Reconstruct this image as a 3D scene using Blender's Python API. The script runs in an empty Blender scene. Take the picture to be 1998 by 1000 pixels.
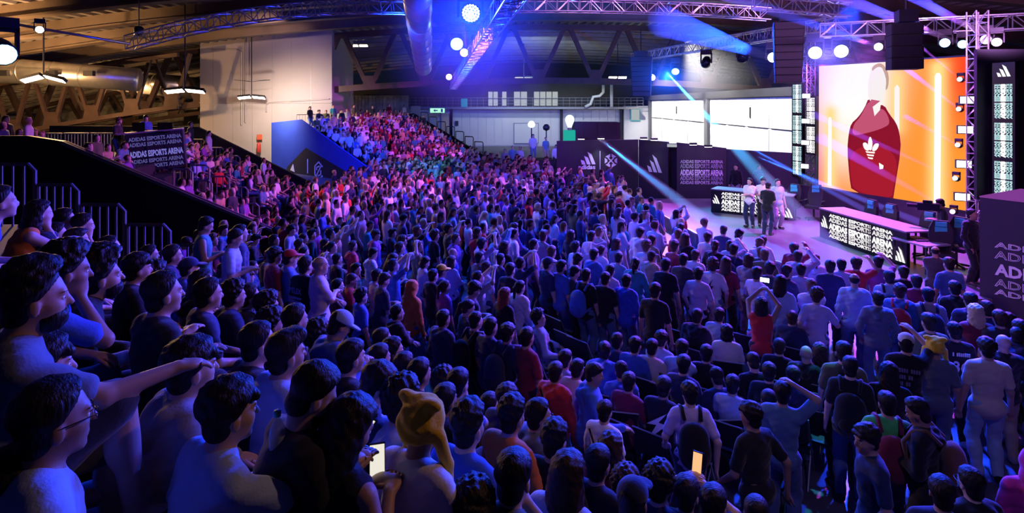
import bpy, bmesh, math, random
import numpy as np
from mathutils import Matrix, Vector
random.seed(7); np.random.seed(7)
SC = bpy.context.scene
C = SC.collection
# ---------------------------------------------------------------- camera (image taken as 1998 x 1000)
FPX, HX, HY, CH = 1100.0, 999.0, 203.0, 4.8
cam = bpy.data.cameras.new('camera'); cam.sensor_width = 36; cam.lens = 36 * FPX / 1998
cam.shift_y = -(500 - HY) / 1998; cam.clip_start = .05; cam.clip_end = 300
camo = bpy.data.objects.new('camera', cam); C.objects.link(camo)
camo.location = (0, 0, CH); camo.rotation_euler = (math.radians(90), 0, 0)
SC.camera = camo
def at(x, y, d):
    """the point at depth d that the photograph shows at pixel x, y"""
    return Vector(((x - HX) / FPX * d, d, CH - (y - HY) / FPX * d))
# ---------------------------------------------------------------- world, lamps, exposure
W = bpy.data.worlds.new('ambient_fill'); SC.world = W; W.use_nodes = True  # even blue ambient fill, not a source in the hall
W.node_tree.nodes['Background'].inputs[0].default_value = (.10, .14, .35, 1)
W.node_tree.nodes['Background'].inputs[1].default_value = .04
vs = SC.view_settings; vs.view_transform = 'Standard'; vs.look = 'None'; vs.exposure = 0; vs.gamma = 1; vs.use_curve_mapping = False
SC.cycles.max_bounces = 4; SC.cycles.diffuse_bounces = 2; SC.cycles.glossy_bounces = 2; SC.cycles.transmission_bounces = 2; SC.cycles.volume_bounces = 0; SC.cycles.volume_step_rate = 4; SC.cycles.volume_max_steps = 64
SC.cycles.transparent_max_bounces = 6; SC.cycles.sample_clamp_indirect = 3; SC.cycles.use_denoising = True; SC.cycles.use_adaptive_sampling = True; SC.cycles.adaptive_threshold = .05; SC.cycles.use_light_tree = True
SC.cycles.caustics_reflective = SC.cycles.caustics_refractive = False
def spot(name, loc, tgt, col, w, ang=60, blend=.6, rad=.15):
    L = bpy.data.lights.new(name, 'SPOT'); L.color = col; L.energy = w; L.spot_size = math.radians(ang); L.spot_blend = blend; L.shadow_soft_size = rad
    o = bpy.data.objects.new(name, L); C.objects.link(o); o.location = loc
    o.rotation_euler = (Vector(tgt) - Vector(loc)).to_track_quat('-Z', 'Y').to_euler()
    return o
def area(name, loc, tgt, col, w, sx, sy=None):
    L = bpy.data.lights.new(name, 'AREA'); L.color = col; L.energy = w; L.shape = 'RECTANGLE'; L.size = sx; L.size_y = sy or sx
    o = bpy.data.objects.new(name, L); C.objects.link(o); o.location = loc
    o.rotation_euler = (Vector(tgt) - Vector(loc)).to_track_quat('-Z', 'Y').to_euler()
    return o
BLUE, DEEP, CYAN, PURPLE, PINK, WARM, WHITE = (.02, .13, 1), (.01, .05, 1), (.05, .55, 1), (.38, .08, 1), (1, .12, .75), (1, .55, .22), (1, .93, .85)
# blue wash heads on the stage truss, raking back over the audience; two more added for the roof
spot('blue_wash_head', (11.5, 15, 8.2), (-2, 4.5, 2.2), DEEP, 11000, 62)
spot('blue_wash_head', (8.5, 21, 8.3), (-3.5, 7.5, 1.8), DEEP, 9000, 60)
spot('blue_wash_head', (9.5, 24, 8.3), (2.0, 10, 1), (.008, .06, 1), 20000, 62)
spot('blue_wash_head', (12.0, 20, 8.2), (5, 9.5, 1), (.006, .04, 1), 17000, 64)
spot('blue_wash_head', (3, 30, 8.5), (0, 13, 1), (.008, .07, 1), 22000, 62)
spot('blue_wash_head', (-3.4, 17, 8.3), (0, 12, 1), BLUE, 2600, 80)
spot('blue_wash_head', (0, 24, 7.0), (3, 50, 10.5), (.01, .13, 1), 8000, 75)  # aimed up, added to turn the roof blue
spot('blue_wash_head', (-4.5, 21, 7.4), (-4.0, 33, 10.5), DEEP, 4000, 90)  # second upward light added for the blue on the roof
spot('cyan_wash_head', (-3.2, 24, 8.3), (-4.6, 30.5, .8), (.02, .45, 1), 3200, 34)
# lit patches on the open floor at the right
spot('cyan_spot_head', (6.5, 11, 8.3), (3.65, 6.9, 0), (.05, .6, 1), 2600, 9, .2)
spot('blue_spot_head', (8.5, 12.5, 8.3), (5.7, 7.2, 0), DEEP, 16000, 14, .2)
spot('blue_spot_head', (9.0, 12.8, 8.3), (6.3, 8.4, 0), DEEP, 16000, 13, .2)
# purple wash, plus fill lights added for the gallery roof and near stand
spot('wash_and_fill', (12.2, 17, 7.8), (4.5, 8.5, 1), (.42, .10, 1), 6500, 70)
spot('wash_and_fill', (12.5, 19, 7.5), (11, 15.5, .5), (.60, .07, 1), 9000, 100)
spot('wash_and_fill', (9, 30, 8.2), (2, 21, 1), (.72, .12, 1), 14000, 58)
spot('wash_and_fill', (6.0, 8, 8.2), (11.3, 11.9, 1.4), (.65, .22, .8), 1500, 40)
spot('wash_and_fill', (8.8, 15, 7.6), (13.6, 20.8, .6), (.60, .08, .85), 3200, 60)
spot('gallery_roof_fill', (2, 50, 7.2), (2, 61, 10.2), (.55, .8, 1), 1500, 110)  # added to lift the dark roof behind the truss, not a gallery lamp
spot('wash_and_fill', (6.5, 5, 8.2), (-1.6, 3.2, 2.8), (1, .50, .36), 420, 70)  # warm fill added for skin and the yellow hat, no fixture here
spot('wash_and_fill', (12.8, 23.3, 6.6), (11.5, 26.0, 1.2), (.55, .04, .9), 1500, 120)
# pink wash on the middle and far stands
spot('pink_wash_head', (6.5, 26, 8.6), (-8.5, 21, 1.5), (1, .16, .80), 11000, 40)
spot('pink_wash_head', (5, 33, 8.6), (-8, 42, 2), (.72, .06, .95), 11500, 40)
spot('pink_wash_head', (-1, 22, 8.6), (-2, 30, 1), (.30, .08, 1), 5600, 85)
spot('blue_wash_head', (-5, 28, 8.6), (-11.5, 36.5, 1.6), DEEP, 16000, 34)
# stage light
spot('stage_front_head', (3.5, 12, 8.4), (9.0, 19.8, 1.2), (.85, .85, 1), 3400, 20)
spot('stage_front_head', (2, 15, 8.4), (4.2, 21, 1.2), (1, .75, .8), 1500, 24)
spot('stage_blue_head', (9.0, 28, 8.2), (8.0, 19, .5), (.06, .5, 1), 8000, 46)
# work lights of the hall: warm floods at the left, white over the back wall; added fill on doors and roof
spot('warm_flood', (-20.5, 27, 7.3), (-15.5, 20.5, 2.4), WARM, 6000, 110)
spot('warm_flood', (-25, 28, 5.2), (-34, 37, 5.5), WARM, 5200, 130)
spot('warm_flood', (-24, 24, 5.5), (-27, 31, 10), WARM, 4200, 130)
spot('warm_flood', (-30, 44, 5.0), (-36, 58, 6), WARM, 3200, 140)
spot('wall_flood', (-16.8, 38.2, 5.6), (-16.0, 43.2, 2.2), (1, .78, .64), 2600, 150, 1.0)
spot('wall_flood', (-13.5, 31, 9.2), (-18.8, 43, 7.5), (1, .64, .60), 2300, 60, 1.0)
for y in (34, 42, 50, 58): spot('door_fill', (10.5, y, 8.6), (15.5, y, 2.4), (1, .95, .88), 6500, 95)  # unseen floods added to blow the doors out to white
for x in (-2, 3, 8): spot('back_flood', (x, 57, 7.0), (x, 64, 1.6), (.9, .97, 1), 520, 85)
spot('roof_fill', (12.8, 14, 7.0), (14.5, 22, 11), (.55, .22, .7), 3600, 120)  # purple fill added to lift the dark roof at the right
spot('wash_and_fill', (2.5, 1.0, 8.6), (4.6, 7.6, 1), (.42, .32, 1), 420, 60)  # fill added from above the near stand for the lower right crowd
spot('roof_fill', (4, 12, 7.2), (8, 18, 10.8), (.5, .2, .55), 3200, 130)  # second purple fill added under the roof, no fixture here
# ---------------------------------------------------------------- materials
M = {}
def nodes(name):
    m = bpy.data.materials.new(name); m.use_nodes = True; nt = m.node_tree
    return m, nt, nt.nodes['Principled BSDF']
def pbr(name, col, rough=.6, metal=0.0, var=.0, scale=4.0, bump=0.0, bscale=40.0):
    m, nt, b = nodes(name)
    b.inputs['Base Color'].default_value = (*col, 1); b.inputs['Roughness'].default_value = rough; b.inputs['Metallic'].default_value = metal
    if var or bump:
        tc = nt.nodes.new('ShaderNodeTexCoord')
    if var:
        n = nt.nodes.new('ShaderNodeTexNoise'); n.inputs['Scale'].default_value = scale; n.inputs['Detail'].default_value = 5
        r = nt.nodes.new('ShaderNodeValToRGB'); r.color_ramp.elements[0].position = .3; r.color_ramp.elements[1].position = .75
        r.color_ramp.elements[0].color = (*[c * (1 - var) for c in col], 1); r.color_ramp.elements[1].color = (*[min(1, c * (1 + var)) for c in col], 1)
        nt.links.new(tc.outputs['Object'], n.inputs['Vector']); nt.links.new(n.outputs['Fac'], r.inputs['Fac']); nt.links.new(r.outputs['Color'], b.inputs['Base Color'])
    if bump:
        n = nt.nodes.new('ShaderNodeTexNoise'); n.inputs['Scale'].default_value = bscale
        u = nt.nodes.new('ShaderNodeBump'); u.inputs['Strength'].default_value = bump; u.inputs['Distance'].default_value = .02
        nt.links.new(tc.outputs['Object'], n.inputs['Vector']); nt.links.new(n.outputs['Fac'], u.inputs['Height']); nt.links.new(u.outputs['Normal'], b.inputs['Normal'])
    M[name] = m; return m
def emit(name, col, s=1.0):
    m = bpy.data.materials.new(name); m.use_nodes = True; nt = m.node_tree; nt.nodes.clear()
    e = nt.nodes.new('ShaderNodeEmission'); e.inputs[0].default_value = (*col, 1); e.inputs[1].default_value = s
    o = nt.nodes.new('ShaderNodeOutputMaterial'); nt.links.new(e.outputs[0], o.inputs[0]); M[name] = m; m.cycles.emission_sampling = 'NONE'; return m
def objcol(name, rough, bump, bscale, stretch=(1, 1, 1), sheen=0.0, spec=.5):
    m, nt, b = nodes(name); oi = nt.nodes.new('ShaderNodeObjectInfo'); nt.links.new(oi.outputs['Color'], b.inputs['Base Color'])
    b.inputs['Roughness'].default_value = rough; b.inputs['Specular IOR Level'].default_value = spec
    if sheen: b.inputs['Sheen Weight'].default_value = sheen
    tc = nt.nodes.new('ShaderNodeTexCoord'); mp = nt.nodes.new('ShaderNodeMapping'); mp.inputs['Scale'].default_value = stretch
    n = nt.nodes.new('ShaderNodeTexNoise'); n.inputs['Scale'].default_value = bscale; n.inputs['Detail'].default_value = 3
    u = nt.nodes.new('ShaderNodeBump'); u.inputs['Strength'].default_value = bump; u.inputs['Distance'].default_value = .01
    nt.links.new(tc.outputs['Object'], mp.inputs[0]); nt.links.new(mp.outputs[0], n.inputs['Vector']); nt.links.new(n.outputs['Fac'], u.inputs['Height']); nt.links.new(u.outputs['Normal'], b.inputs['Normal'])
    M[name] = m; return m
objcol('cloth', .85, .25, 60, sheen=.25, spec=.2); objcol('skin', .5, .05, 30, spec=.35); objcol('hair', .55, .7, 90, (1, 1, .15), spec=.3)
objcol('gear', .6, .1, 40)
pbr('eye_white', (.75, .72, .70), .3); pbr('eye_dark', (.04, .025, .02), .2); pbr('sole', (.6, .6, .6), .7)
pbr('floor', (.10, .10, .115), .42, 0, .25, 1.2, .05, 12)
pbr('roof_deck', (.30, .27, .24), .6, .2, .12, 1.0); pbr('roof_steel', (.085, .05, .042), .6, .2, .2, 2); pbr('roof_beam', (.16, .115, .085), .6, .2, .2, 1)
pbr('plaster', (.44, .40, .38), .85, 0, .05, .6, .05, 6); pbr('white_panel', (.72, .74, .74), .5, 0, .03, 1); pbr('door_white', (.85, .84, .82), .55, 0, .02, 1)
pbr('black_board', (.010, .010, .013), .55, 0, .3, 3); pbr('black_matte', (.012, .012, .014), .8); pbr('step_dark', (.02, .02, .024), .7, 0, .3, 3)
pbr('blue_board', (.03, .07, .50), .6, 0, .1, 1); pbr('emblem_dark', (.035, .030, .030), .6, 0, .1, 3)
pbr('rail_steel', (.42, .42, .44), .4, .7); pbr('galvanised', (.60, .58, .55), .28, .9, .12, 3); pbr('truss_alu', (.62, .62, .66), .32, .85)
pbr('print_white', (.85, .85, .85), .6); pbr('grey_metal', (.25, .26, .28), .5, .5); pbr('dark_metal', (.03, .03, .035), .45, .5)
pbr('rail_dark', (.13, .115, .11), .6, .3); pbr('stage_floor', (.16, .16, .18), .35, 0, .15, 2); pbr('desk_top', (.30, .29, .30), .5); pbr('partition', (.030, .030, .036), .55, 0, .15, 1)
pbr('slat_wood', (.36, .34, .30), .7, 0, .3, 2); pbr('beige', (.70, .58, .45), .7); pbr('chair_black', (.014, .014, .018), .5); pbr('screen_black', (.004, .004, .005), .3)
pbr('plastic_teal', (.05, .55, .5), .4); pbr('lens_glass', (.02, .02, .03), .08); pbr('conduit', (.42, .40, .38), .5, .4)
emit('led_white', (1, .97, .98), 1.15); emit('led_cyan', (.62, .96, 1), .85); emit('led_purple_text', (.26, .22, .80), .7); emit('lamp_white', (1, .97, .92), 9); emit('tube_warm', (1, .86, .66), 16)
emit('lens_blue', (.30, .75, 1), 5); emit('lens_white', (.85, .97, 1), 6); emit('lens_pink', (1, .6, .95), 4); emit('exit_green', (.35, 1, .5), 1.4); emit('phone_light', (.95, .9, .78), .9); emit('phone_orange', (1, .55, .25), 1.0)
emit('cube_teal', (.03, .75, .6), .55); emit('bulb_glow', (.75, .97, 1), 2.0); emit('window_light', (.75, .82, .85), .55)
# ---------------------------------------------------------------- mesh tools
def obj(name, me, parent=None, mw=None):
    o = bpy.data.objects.new(name, me); C.objects.link(o)
    if parent: o.parent = parent
    if mw is not None: o.matrix_local = mw
    return o
def tag(o, label=None, cat=None, group=None, kind=None):
    if label: o['label'] = label
    if cat: o['category'] = cat
    if group: o['group'] = group
    if kind: o['kind'] = kind
    return o
def empty(name, loc=(0, 0, 0), rz=0.0, label=None, cat=None, group=None, kind=None):
    o = bpy.data.objects.new(name, None); C.objects.link(o); o.location = loc; o.rotation_euler = (0, 0, rz); o.empty_display_size = .1
    return tag(o, label, cat, group, kind)
class MB:
    def __init__(s): s.v = []; s.f = []
    def add(s, v, f):
        b = len(s.v); s.v += [tuple(p) for p in v]; s.f += [tuple(i + b for i in q) for q in f]; return s
    def box(s, lo, hi):
        (x0, y0, z0), (x1, y1, z1) = lo, hi
        return s.add([(x0, y0, z0), (x1, y0, z0), (x1, y1, z0), (x0, y1, z0), (x0, y0, z1), (x1, y0, z1), (x1, y1, z1), (x0, y1, z1)],
                     [(0, 3, 2, 1), (4, 5, 6, 7), (0, 1, 5, 4), (1, 2, 6, 5), (2, 3, 7, 6), (3, 0, 4, 7)])
    def bar(s, a, b, w, h=None, up=(0, 0, 1)):
        """square bar from a to b"""
        a, b = Vector(a), Vector(b); h = h or w; d = (b - a).normalized(); u = Vector(up)
        if abs(d.dot(u)) > .98: u = Vector((1, 0, 0))
        sx = d.cross(u).normalized() * w / 2; sz = sx.cross(d).normalized() * h / 2
        v = [p + i * sx + j * sz for p in (a, b) for i, j in ((-1, -1), (1, -1), (1, 1), (-1, 1))]
        return s.add(v, [(3, 2, 1, 0), (4, 5, 6, 7), (0, 1, 5, 4), (1, 2, 6, 5), (2, 3, 7, 6), (3, 0, 4, 7)])
    def tube(s, pts, r, n=8, cap=True):
        pts = [Vector(p) for p in pts]; rr = r if isinstance(r, (list, tuple)) else [r] * len(pts); b = len(s.v); ref = None
        for i, p in enumerate(pts):
            t = (pts[min(i + 1, len(pts) - 1)] - pts[max(i - 1, 0)]).normalized()
            if ref is None: ref = t.orthogonal().normalized()
            ref = (ref - t * ref.dot(t)).normalized(); v = t.cross(ref)
            for k in range(n):
                a = 2 * math.pi * k / n; s.v.append(tuple(p + rr[i] * (math.cos(a) * ref + math.sin(a) * v)))
        for i in range(len(pts) - 1):
            for k in range(n): s.f.append((b + i * n + k, b + i * n + (k + 1) % n, b + (i + 1) * n + (k + 1) % n, b + (i + 1) * n + k))
        if cap: s.f.append(tuple(b + k for k in reversed(range(n)))); s.f.append(tuple(b + (len(pts) - 1) * n + k for k in range(n)))
        return s
    def prism(s, poly, vec):
        """polygon (3d points) extruded by vec"""
        n = len(poly); P = [Vector(p) for p in poly]; vec = Vector(vec)
        nrm = sum(((P[i] - P[0]).cross(P[(i + 1) % n] - P[0]) for i in range(n)), Vector())
        if nrm.dot(vec) > 0: P = P[::-1]
        s.add(P + [p + vec for p in P], [tuple(range(n)), tuple(range(2 * n - 1, n - 1, -1))] + [(i, n + i, n + (i + 1) % n, (i + 1) % n) for i in range(n)])
        return s
    def flat(s, poly): return s.add(poly, [tuple(range(len(poly)))])
    def mesh(s, name, mat, smooth=False):
        me = bpy.data.meshes.new(name); me.from_pydata(s.v, [], s.f); me.update()
        if mat: me.materials.append(M[mat] if isinstance(mat, str) else mat)
        if smooth: me.polygons.foreach_set('use_smooth', [True] * len(me.polygons))
        return me
    def build(s, name, mat, parent=None, smooth=False, mw=None): return obj(name, s.mesh(name, mat, smooth), parent, mw)
def copy_tree(o, parent=None):
    c = o.copy(); C.objects.link(c); c.parent = parent
    for ch in list(o.children): copy_tree(ch, c)
    return c
def lathe(prof, n=16, axis='Z'):
    b = MB(); 
    for r, z in prof:
        for k in range(n):
            a = 2 * math.pi * k / n; b.v.append((r * math.cos(a), r * math.sin(a), z))
    for i in range(len(prof) - 1):
        for k in range(n): b.f.append((i * n + k, i * n + (k + 1) % n, (i + 1) * n + (k + 1) % n, (i + 1) * n + k))
    b.f.append(tuple(reversed(range(n)))); b.f.append(tuple((len(prof) - 1) * n + k for k in range(n)))
    return b
def text_mesh(txt, size=1.0, ext=.004, outline=0.0, width=None, bold=.0):
    """flat lettering, x to the right, y up, starting at the origin; scaled to a width if given"""
    cu = bpy.data.curves.new('lettering', 'FONT'); cu.body = txt; cu.size = size; cu.extrude = ext; cu.resolution_u = 2
    if outline: cu.fill_mode = 'NONE'; cu.bevel_depth = outline; cu.bevel_resolution = 0; cu.extrude = 0
    else: cu.offset = bold
    o = bpy.data.objects.new('lettering', cu); C.objects.link(o)
    me = bpy.data.meshes.new_from_object(o.evaluated_get(bpy.context.evaluated_depsgraph_get())); bpy.data.objects.remove(o); bpy.data.curves.remove(cu)
    co = np.empty(len(me.vertices) * 3, np.float32); me.vertices.foreach_get('co', co); co = co.reshape(-1, 3)
    if len(co):
        co[:, 0] -= co[:, 0].min()
        if width: co[:, 0] *= width / max(co[:, 0].max(), 1e-6)
        me.vertices.foreach_set('co', co.ravel()); me.update()
    me.materials.clear()
    return me
def frame(o, xdir, ydir):
    """matrix whose x, y axes lie along xdir, ydir at o"""
    x = Vector(xdir).normalized(); y = Vector(ydir); y = (y - x * y.dot(x)).normalized(); z = x.cross(y)
    return Matrix(((x.x, y.x, z.x, o[0]), (x.y, y.y, z.y, o[1]), (x.z, y.z, z.z, o[2]), (0, 0, 0, 1)))
def put_text(name, txt, mat, F, x, y, size, parent, width=None, outline=0.0, z=.012, bold=.0):
    me = text_mesh(txt, size, .003, outline, width, bold); me.materials.append(M[mat] if isinstance(mat, str) else mat)
    return obj(name, me, parent, F @ Matrix.Translation((x, y, z)))
def stripe_logo(F, x, y, w, h, mat, parent, name='stripe_logo', z=.012):
    """three slanted bars rising to a peak"""
    b = MB(); g = w * .045
    for i, t in enumerate((.36, .68, 1.0)):
        x0 = i * w / 3 + g; x1 = (i + 1) * w / 3 - g; s = w * .22
        top = h * t
        k = .42
        b.prism([(x0, 0, 0), (x1, 0, 0), (x1 - k * top * .8, top * .8, 0), (x0 - k * top + g, top, 0)], (0, 0, .006))
    return b.build(name, mat, parent, mw=F @ Matrix.Translation((x + w * .1, y, z)))
# ---------------------------------------------------------------- the hall
tag(MB().box((-60, -12, -.2), (40, 85, 0)).build('floor', 'floor'), kind='structure')
zb = lambda X: 6.4 - (X - 3) ** 2 / 410          # the arch of the truss bottom chord
zt = lambda X: zb(X) + 4.2
def ribbed():
    b = MB(); X = -52.0; prof = []
    while X < 46:
        prof += [(X, .0), (X + .24, .0), (X + .34, .22), (X + .58, .22)]; X += .68
    n = len(prof)
    for Y in (-12, 86):
        for (x, dz) in prof: b.v.append((x, Y, zt(x) + .55 + dz))
    for i in range(n - 1): b.f.append((i, i + 1, n + i + 1, n + i))
    return b
roof = tag(ribbed().build('ceiling', 'roof_deck'), kind='structure')
def arch(Y, fn, w, h, x0=-50, x1=44, n=34):
    b = MB(); xs = [x0 + (x1 - x0) * i / n for i in range(n + 1)]
    for x in xs:
        z = fn(x)
        for (dy, dz) in ((-w / 2, 0), (w / 2, 0), (w / 2, h), (-w / 2, h)): b.v.append((x, Y + dy, z + dz))
    for i in range(n):
        for k in range(4): b.f.append((i * 4 + k, (i + 1) * 4 + k, (i + 1) * 4 + (k + 1) % 4, i * 4 + (k + 1) % 4))
    b.f.append((0, 1, 2, 3)); b.f.append((n * 4 + 3, n * 4 + 2, n * 4 + 1, n * 4))
    return b
for Y in (14.5, 18.5, 22.5, 26.5, 30.5, 34.5, 38.5):
    b = arch(Y, lambda x: zt(x) - .05, .30, .62)
    a2 = arch(Y, lambda x: zt(x) - .12, .62, .09); b.add(a2.v, a2.f)
    b.build('roof_beam', 'roof_beam', roof)
for Y in (47, 50, 53, 56, 59, 62, 65.5, 69, 73, 77, 82): arch(Y, lambda x: zt(x) + .22, .16, .3).build('roof_purlin', 'roof_deck', roof)
def roof_truss(Y, x0, x1, pw, node, th, fb, ft):
    arch(Y, fb, th * 1.1, th * 1.1, x0, x1).build('truss_chord', 'roof_steel', roof); arch(Y, ft, th, th, x0, x1).build('truss_chord', 'roof_steel', roof)
    k = math.ceil((x0 - node) / pw)
    while node + k * pw < x1:
        X = node + k * pw; k += 1
        for s in (-1, 1):
            xe = X + s * pw / 2 * .9
            MB().bar((X + s * .15, Y, fb(X) + th * .6), (xe, Y, ft(xe) + th * .4), th * .8, th * .8, (0, 1, 0)).build('truss_brace', 'roof_steel', roof)
        MB().prism([(X - .55, Y - th * .45, fb(X) + .2), (X + .55, Y - th * .45, fb(X) + .2), (X + .35, Y - th * .45, fb(X) + 1.1), (X - .35, Y - th * .45, fb(X) + 1.1)], (0, th * .9, 0)).build('gusset_plate', 'roof_steel', roof)
roof_truss(44, -50, 40, 4.4, 2.1, .42, zb, zt)
roof_truss(58, -64, -22, 4.4, .4, .34, lambda x: zb(x * .86) - .4, lambda x: zb(x * .86) + 2.9)
roof_truss(38, -48, -22.5, 2.7, 1.4, .26, lambda x: zb(x * 1.04) - .2, lambda x: zb(x * 1.04) + 3.3)
# the pale block wall at the left and its conduits
wb = tag(MB().box((-23.9, 43.2, 0), (-13.8, 49, 12.5)).build('wall_left', 'plaster'), kind='structure')
MB().tube([(-23.0, 43.12, 9.0), (-20.9, 43.12, 9.0), (-20.7, 43.12, 8.8), (-20.7, 43.12, 3.2)], .05, 6).build('conduit', 'conduit', wb)
MB().tube([(-20.4, 43.12, 10.8), (-20.4, 43.12, 3.4)], .05, 6).build('conduit', 'conduit', wb)
MB().tube([(-18.8, 43.12, 4.2), (-18.8, 43.12, 4.75), (-18.6, 43.12, 4.9), (-14.0, 43.12, 5.2)], .05, 6).build('conduit', 'conduit', wb)
for x in (-22.9, -21.4, -19.9, -18.4, -16.9, -15.4): MB().box((x - .012, 43.185, .2), (x + .012, 43.2, 12)).build('wall_joint', 'conduit', wb)
MB().box((-23.9, 43.1, 4.88), (-13.8, 43.2, 4.95)).build('wall_ledge', 'plaster', wb)
wf = tag(MB().box((-60, 66, 0), (-23, 66.3, 5.0)).build('wall_far', 'slat_wood'), kind='structure')
for i in range(14): MB().box((-58 + i * 2.5, 65.9, .2), (-56.4 + i * 2.5, 66, 4.2)).build('wall_panel', 'slat_wood', wf)
# back wall: white panels below, gallery above
bw = tag(MB().box((-22, 64.2, 0), (16, 64.5, 4.25)).build('wall_back', 'white_panel'), kind='structure')
for i in range(22): MB().box((-6.6 + i * .92, 64.12, .1), (-5.72 + i * .92, 64.2, 4.15)).build('wall_panel', 'white_panel', bw)
MB().box((-22, 62.2, 4.25), (14, 66, 4.5)).build('gallery_slab', 'grey_metal', bw)
MB().box((-22, 66, 4.5), (16, 66.3, 7.2)).build('gallery_wall', 'partition', bw)
for X in (-6.9, 5.6, 12.4): MB().box((X - .16, 63.8, 0), (X + .16, 64.1, 4.25)).build('wall_post', 'dark_metal', bw)
for (x0, x1) in ((952, 972), (979, 989), (1002, 1029), (1041, 1089)):
    a, b_ = at(x0, 207, 65.9), at(x1, 178, 65.9)
    fr = MB().box((a.x, 65.85, a.z), (b_.x, 65.98, b_.z)).build('gallery_window', 'dark_metal', bw)
    n = max(1, round((b_.x - a.x) / .75)); pw = (b_.x - a.x) / n
    for i in range(n):
        for j in range(2): MB().box((a.x + i * pw + .05, 65.8, a.z + j * .87 + .05), (a.x + (i + 1) * pw - .05, 65.84, a.z + j * .87 + .82)).build('pane', 'window_light', fr)
rl = MB()
for i in range(40): rl.bar((-12 + i * .68, 62.4, 4.5), (-12 + i * .68, 62.4, 5.5), .03)
for z in (4.85, 5.2, 5.5): rl.bar((-12, 62.4, z), (14.5, 62.4, z), .03)
rl.build('gallery_railing', 'grey_metal', bw)
pn = tag(MB().box((-19.9, 61.5, 2.6), (-11.3, 61.7, 5.75)).build('wall_timber', 'slat_wood'), kind='structure')
for i in range(22): MB().box((-19.85 + i * .388, 61.42, 2.7), (-19.55 + i * .388, 61.5, 5.7)).build('timber_slat', 'slat_wood', pn)
tag(MB().box((-11.0, 61.4, 3.6), (-10.0, 61.5, 4.6)).build('notice_board', 'beige'), 'small square beige notice board beside the timber slat wall', 'notice board')
dr = tag(MB().box((-8.0, 63.9, 0), (-6.95, 64.12, 3.9)).build('door_1', 'beige'), kind='structure')
MB().box((-8.0, 63.8, 3.75), (-6.8, 64.1, 3.95)).build('door_frame', 'white_panel', dr); MB().box((-6.98, 63.8, 0), (-6.8, 64.1, 3.95)).build('door_frame', 'white_panel', dr)
es = empty('exit_sign', (-7.6, 58, 4.05), 0, 'green lit exit sign above the beige door at the far stand', 'sign')
MB().box((-.85, -.06, -.16), (.72, .06, .36)).build('case', 'white_panel', es); MB().box((-.80, -.075, -.12), (.67, -.062, .32)).build('lit_face', 'exit_green', es)
b = MB().prism([(-.5, -.085, .1), (-.28, -.085, .28), (-.28, -.085, .16), (-.02, -.085, .16), (-.02, -.085, .04), (-.28, -.085, .04), (-.28, -.085, -.08)], (0, .008, 0)); b.build('arrow', 'print_white', es)
b = MB().box((.28, -.085, -.08), (.5, -.077, .28)); b.build('doorway_mark', 'print_white', es)
sg = tag(MB().box((-5.6, 61.9, 4.5), (-4.9, 62.0, 5.4)).build('safety_sign', 'plastic_teal'), 'small teal safety sign on the gallery railing', 'sign')
bx = tag(MB().box((-6.45, 63.95, 2.35), (-6.1, 64.1, 2.9)).build('switch_box', 'dark_metal'), 'small dark switch box on the white back wall', 'switch box')
wp = empty('wall_hatch', (0, 64, 0), 0, 'pale rectangular framed hatch on the white back wall', 'hatch')
MB().box((.25, -.05, .4), (3.0, .1, 2.6)).build('hatch_panel', 'white_panel', wp)
for lo, hi in (((.2, -.1, .35), (.27, .1, 2.65)), ((2.95, -.1, .35), (3.02, .1, 2.65)), ((.2, -.1, 2.6), (3.02, .1, 2.67)), ((.2, -.1, .33), (3.02, .1, .4))): MB().box(lo, hi).build('hatch_frame', 'grey_metal', wp)
# pipes on the gallery
pp = tag(MB().tube([(8.0, 61.8, 4.5), (8.6, 61.8, 4.8), (8.9, 61.8, 5.6), (9.6, 61.8, 5.7), (10.0, 61.8, 6.1), (10.0, 61.8, 6.9)], .16, 8).build('vent_pipe', 'white_panel', smooth=True), 'white bent vent pipe on the gallery', 'pipe')
tag(MB().tube([(10.9, 61.8, 4.5), (10.9, 61.8, 6.9)], .17, 8).build('riser_pipe', 'white_panel', smooth=True), 'white straight riser pipe on the gallery', 'pipe')
# right wall with the tall white doors
wr = tag(MB().box((15.6, -12, 0), (15.9, 66, 5.35)).build('wall_right', 'partition'), kind='structure')
MB().box((15.2, -12, 5.25), (16, 66, 5.75)).build('eaves_beam', 'partition', wr)
for n, (y0, y1) in enumerate(((30.5, 43.9), (45.3, 62.2))):
    d = tag(MB().box((15.5, y0, 0), (15.6, y1, 5.25)).build('door_%d' % (n + 2), 'grey_metal'), kind='structure')
    k = 4 if n == 0 else 4; w = (y1 - y0) / k
    for i in range(k):
        for (z0, z1) in ((.05, 3.32), (3.36, 5.2)): MB().box((15.42, y0 + i * w + .03, z0), (15.5, y0 + (i + 1) * w - .03, z1)).build('door_panel', 'door_white', d)
        MB().box((15.38, y0 + i * w + .08, 3.315), (15.42, y0 + (i + 1) * w - .35, 3.365)).build('push_bar', 'dark_metal', d)
    MB().box((15.36, y0 + w * 1.75, 3.9), (15.42, y0 + w * 1.79, 4.6)).build('door_handle', 'dark_metal', d)
for y in (44.6, 63.2): MB().box((15.3, y - .35, 0), (15.6, y + .35, 5.3)).build('wall_post', 'grey_metal', wr)
nb = tag(MB().box((12.6, 63.4, 0), (15.4, 64.1, 4.6)).build('wall_corner', 'white_panel'), kind='structure')
MB().box((13.3, 63.3, 2.9), (14.4, 63.4, 4.3)).build('frame', 'plastic_teal', nb); MB().box((13.4, 63.25, 3.0), (14.3, 63.3, 4.2)).build('pane', 'window_light', nb)
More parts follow.
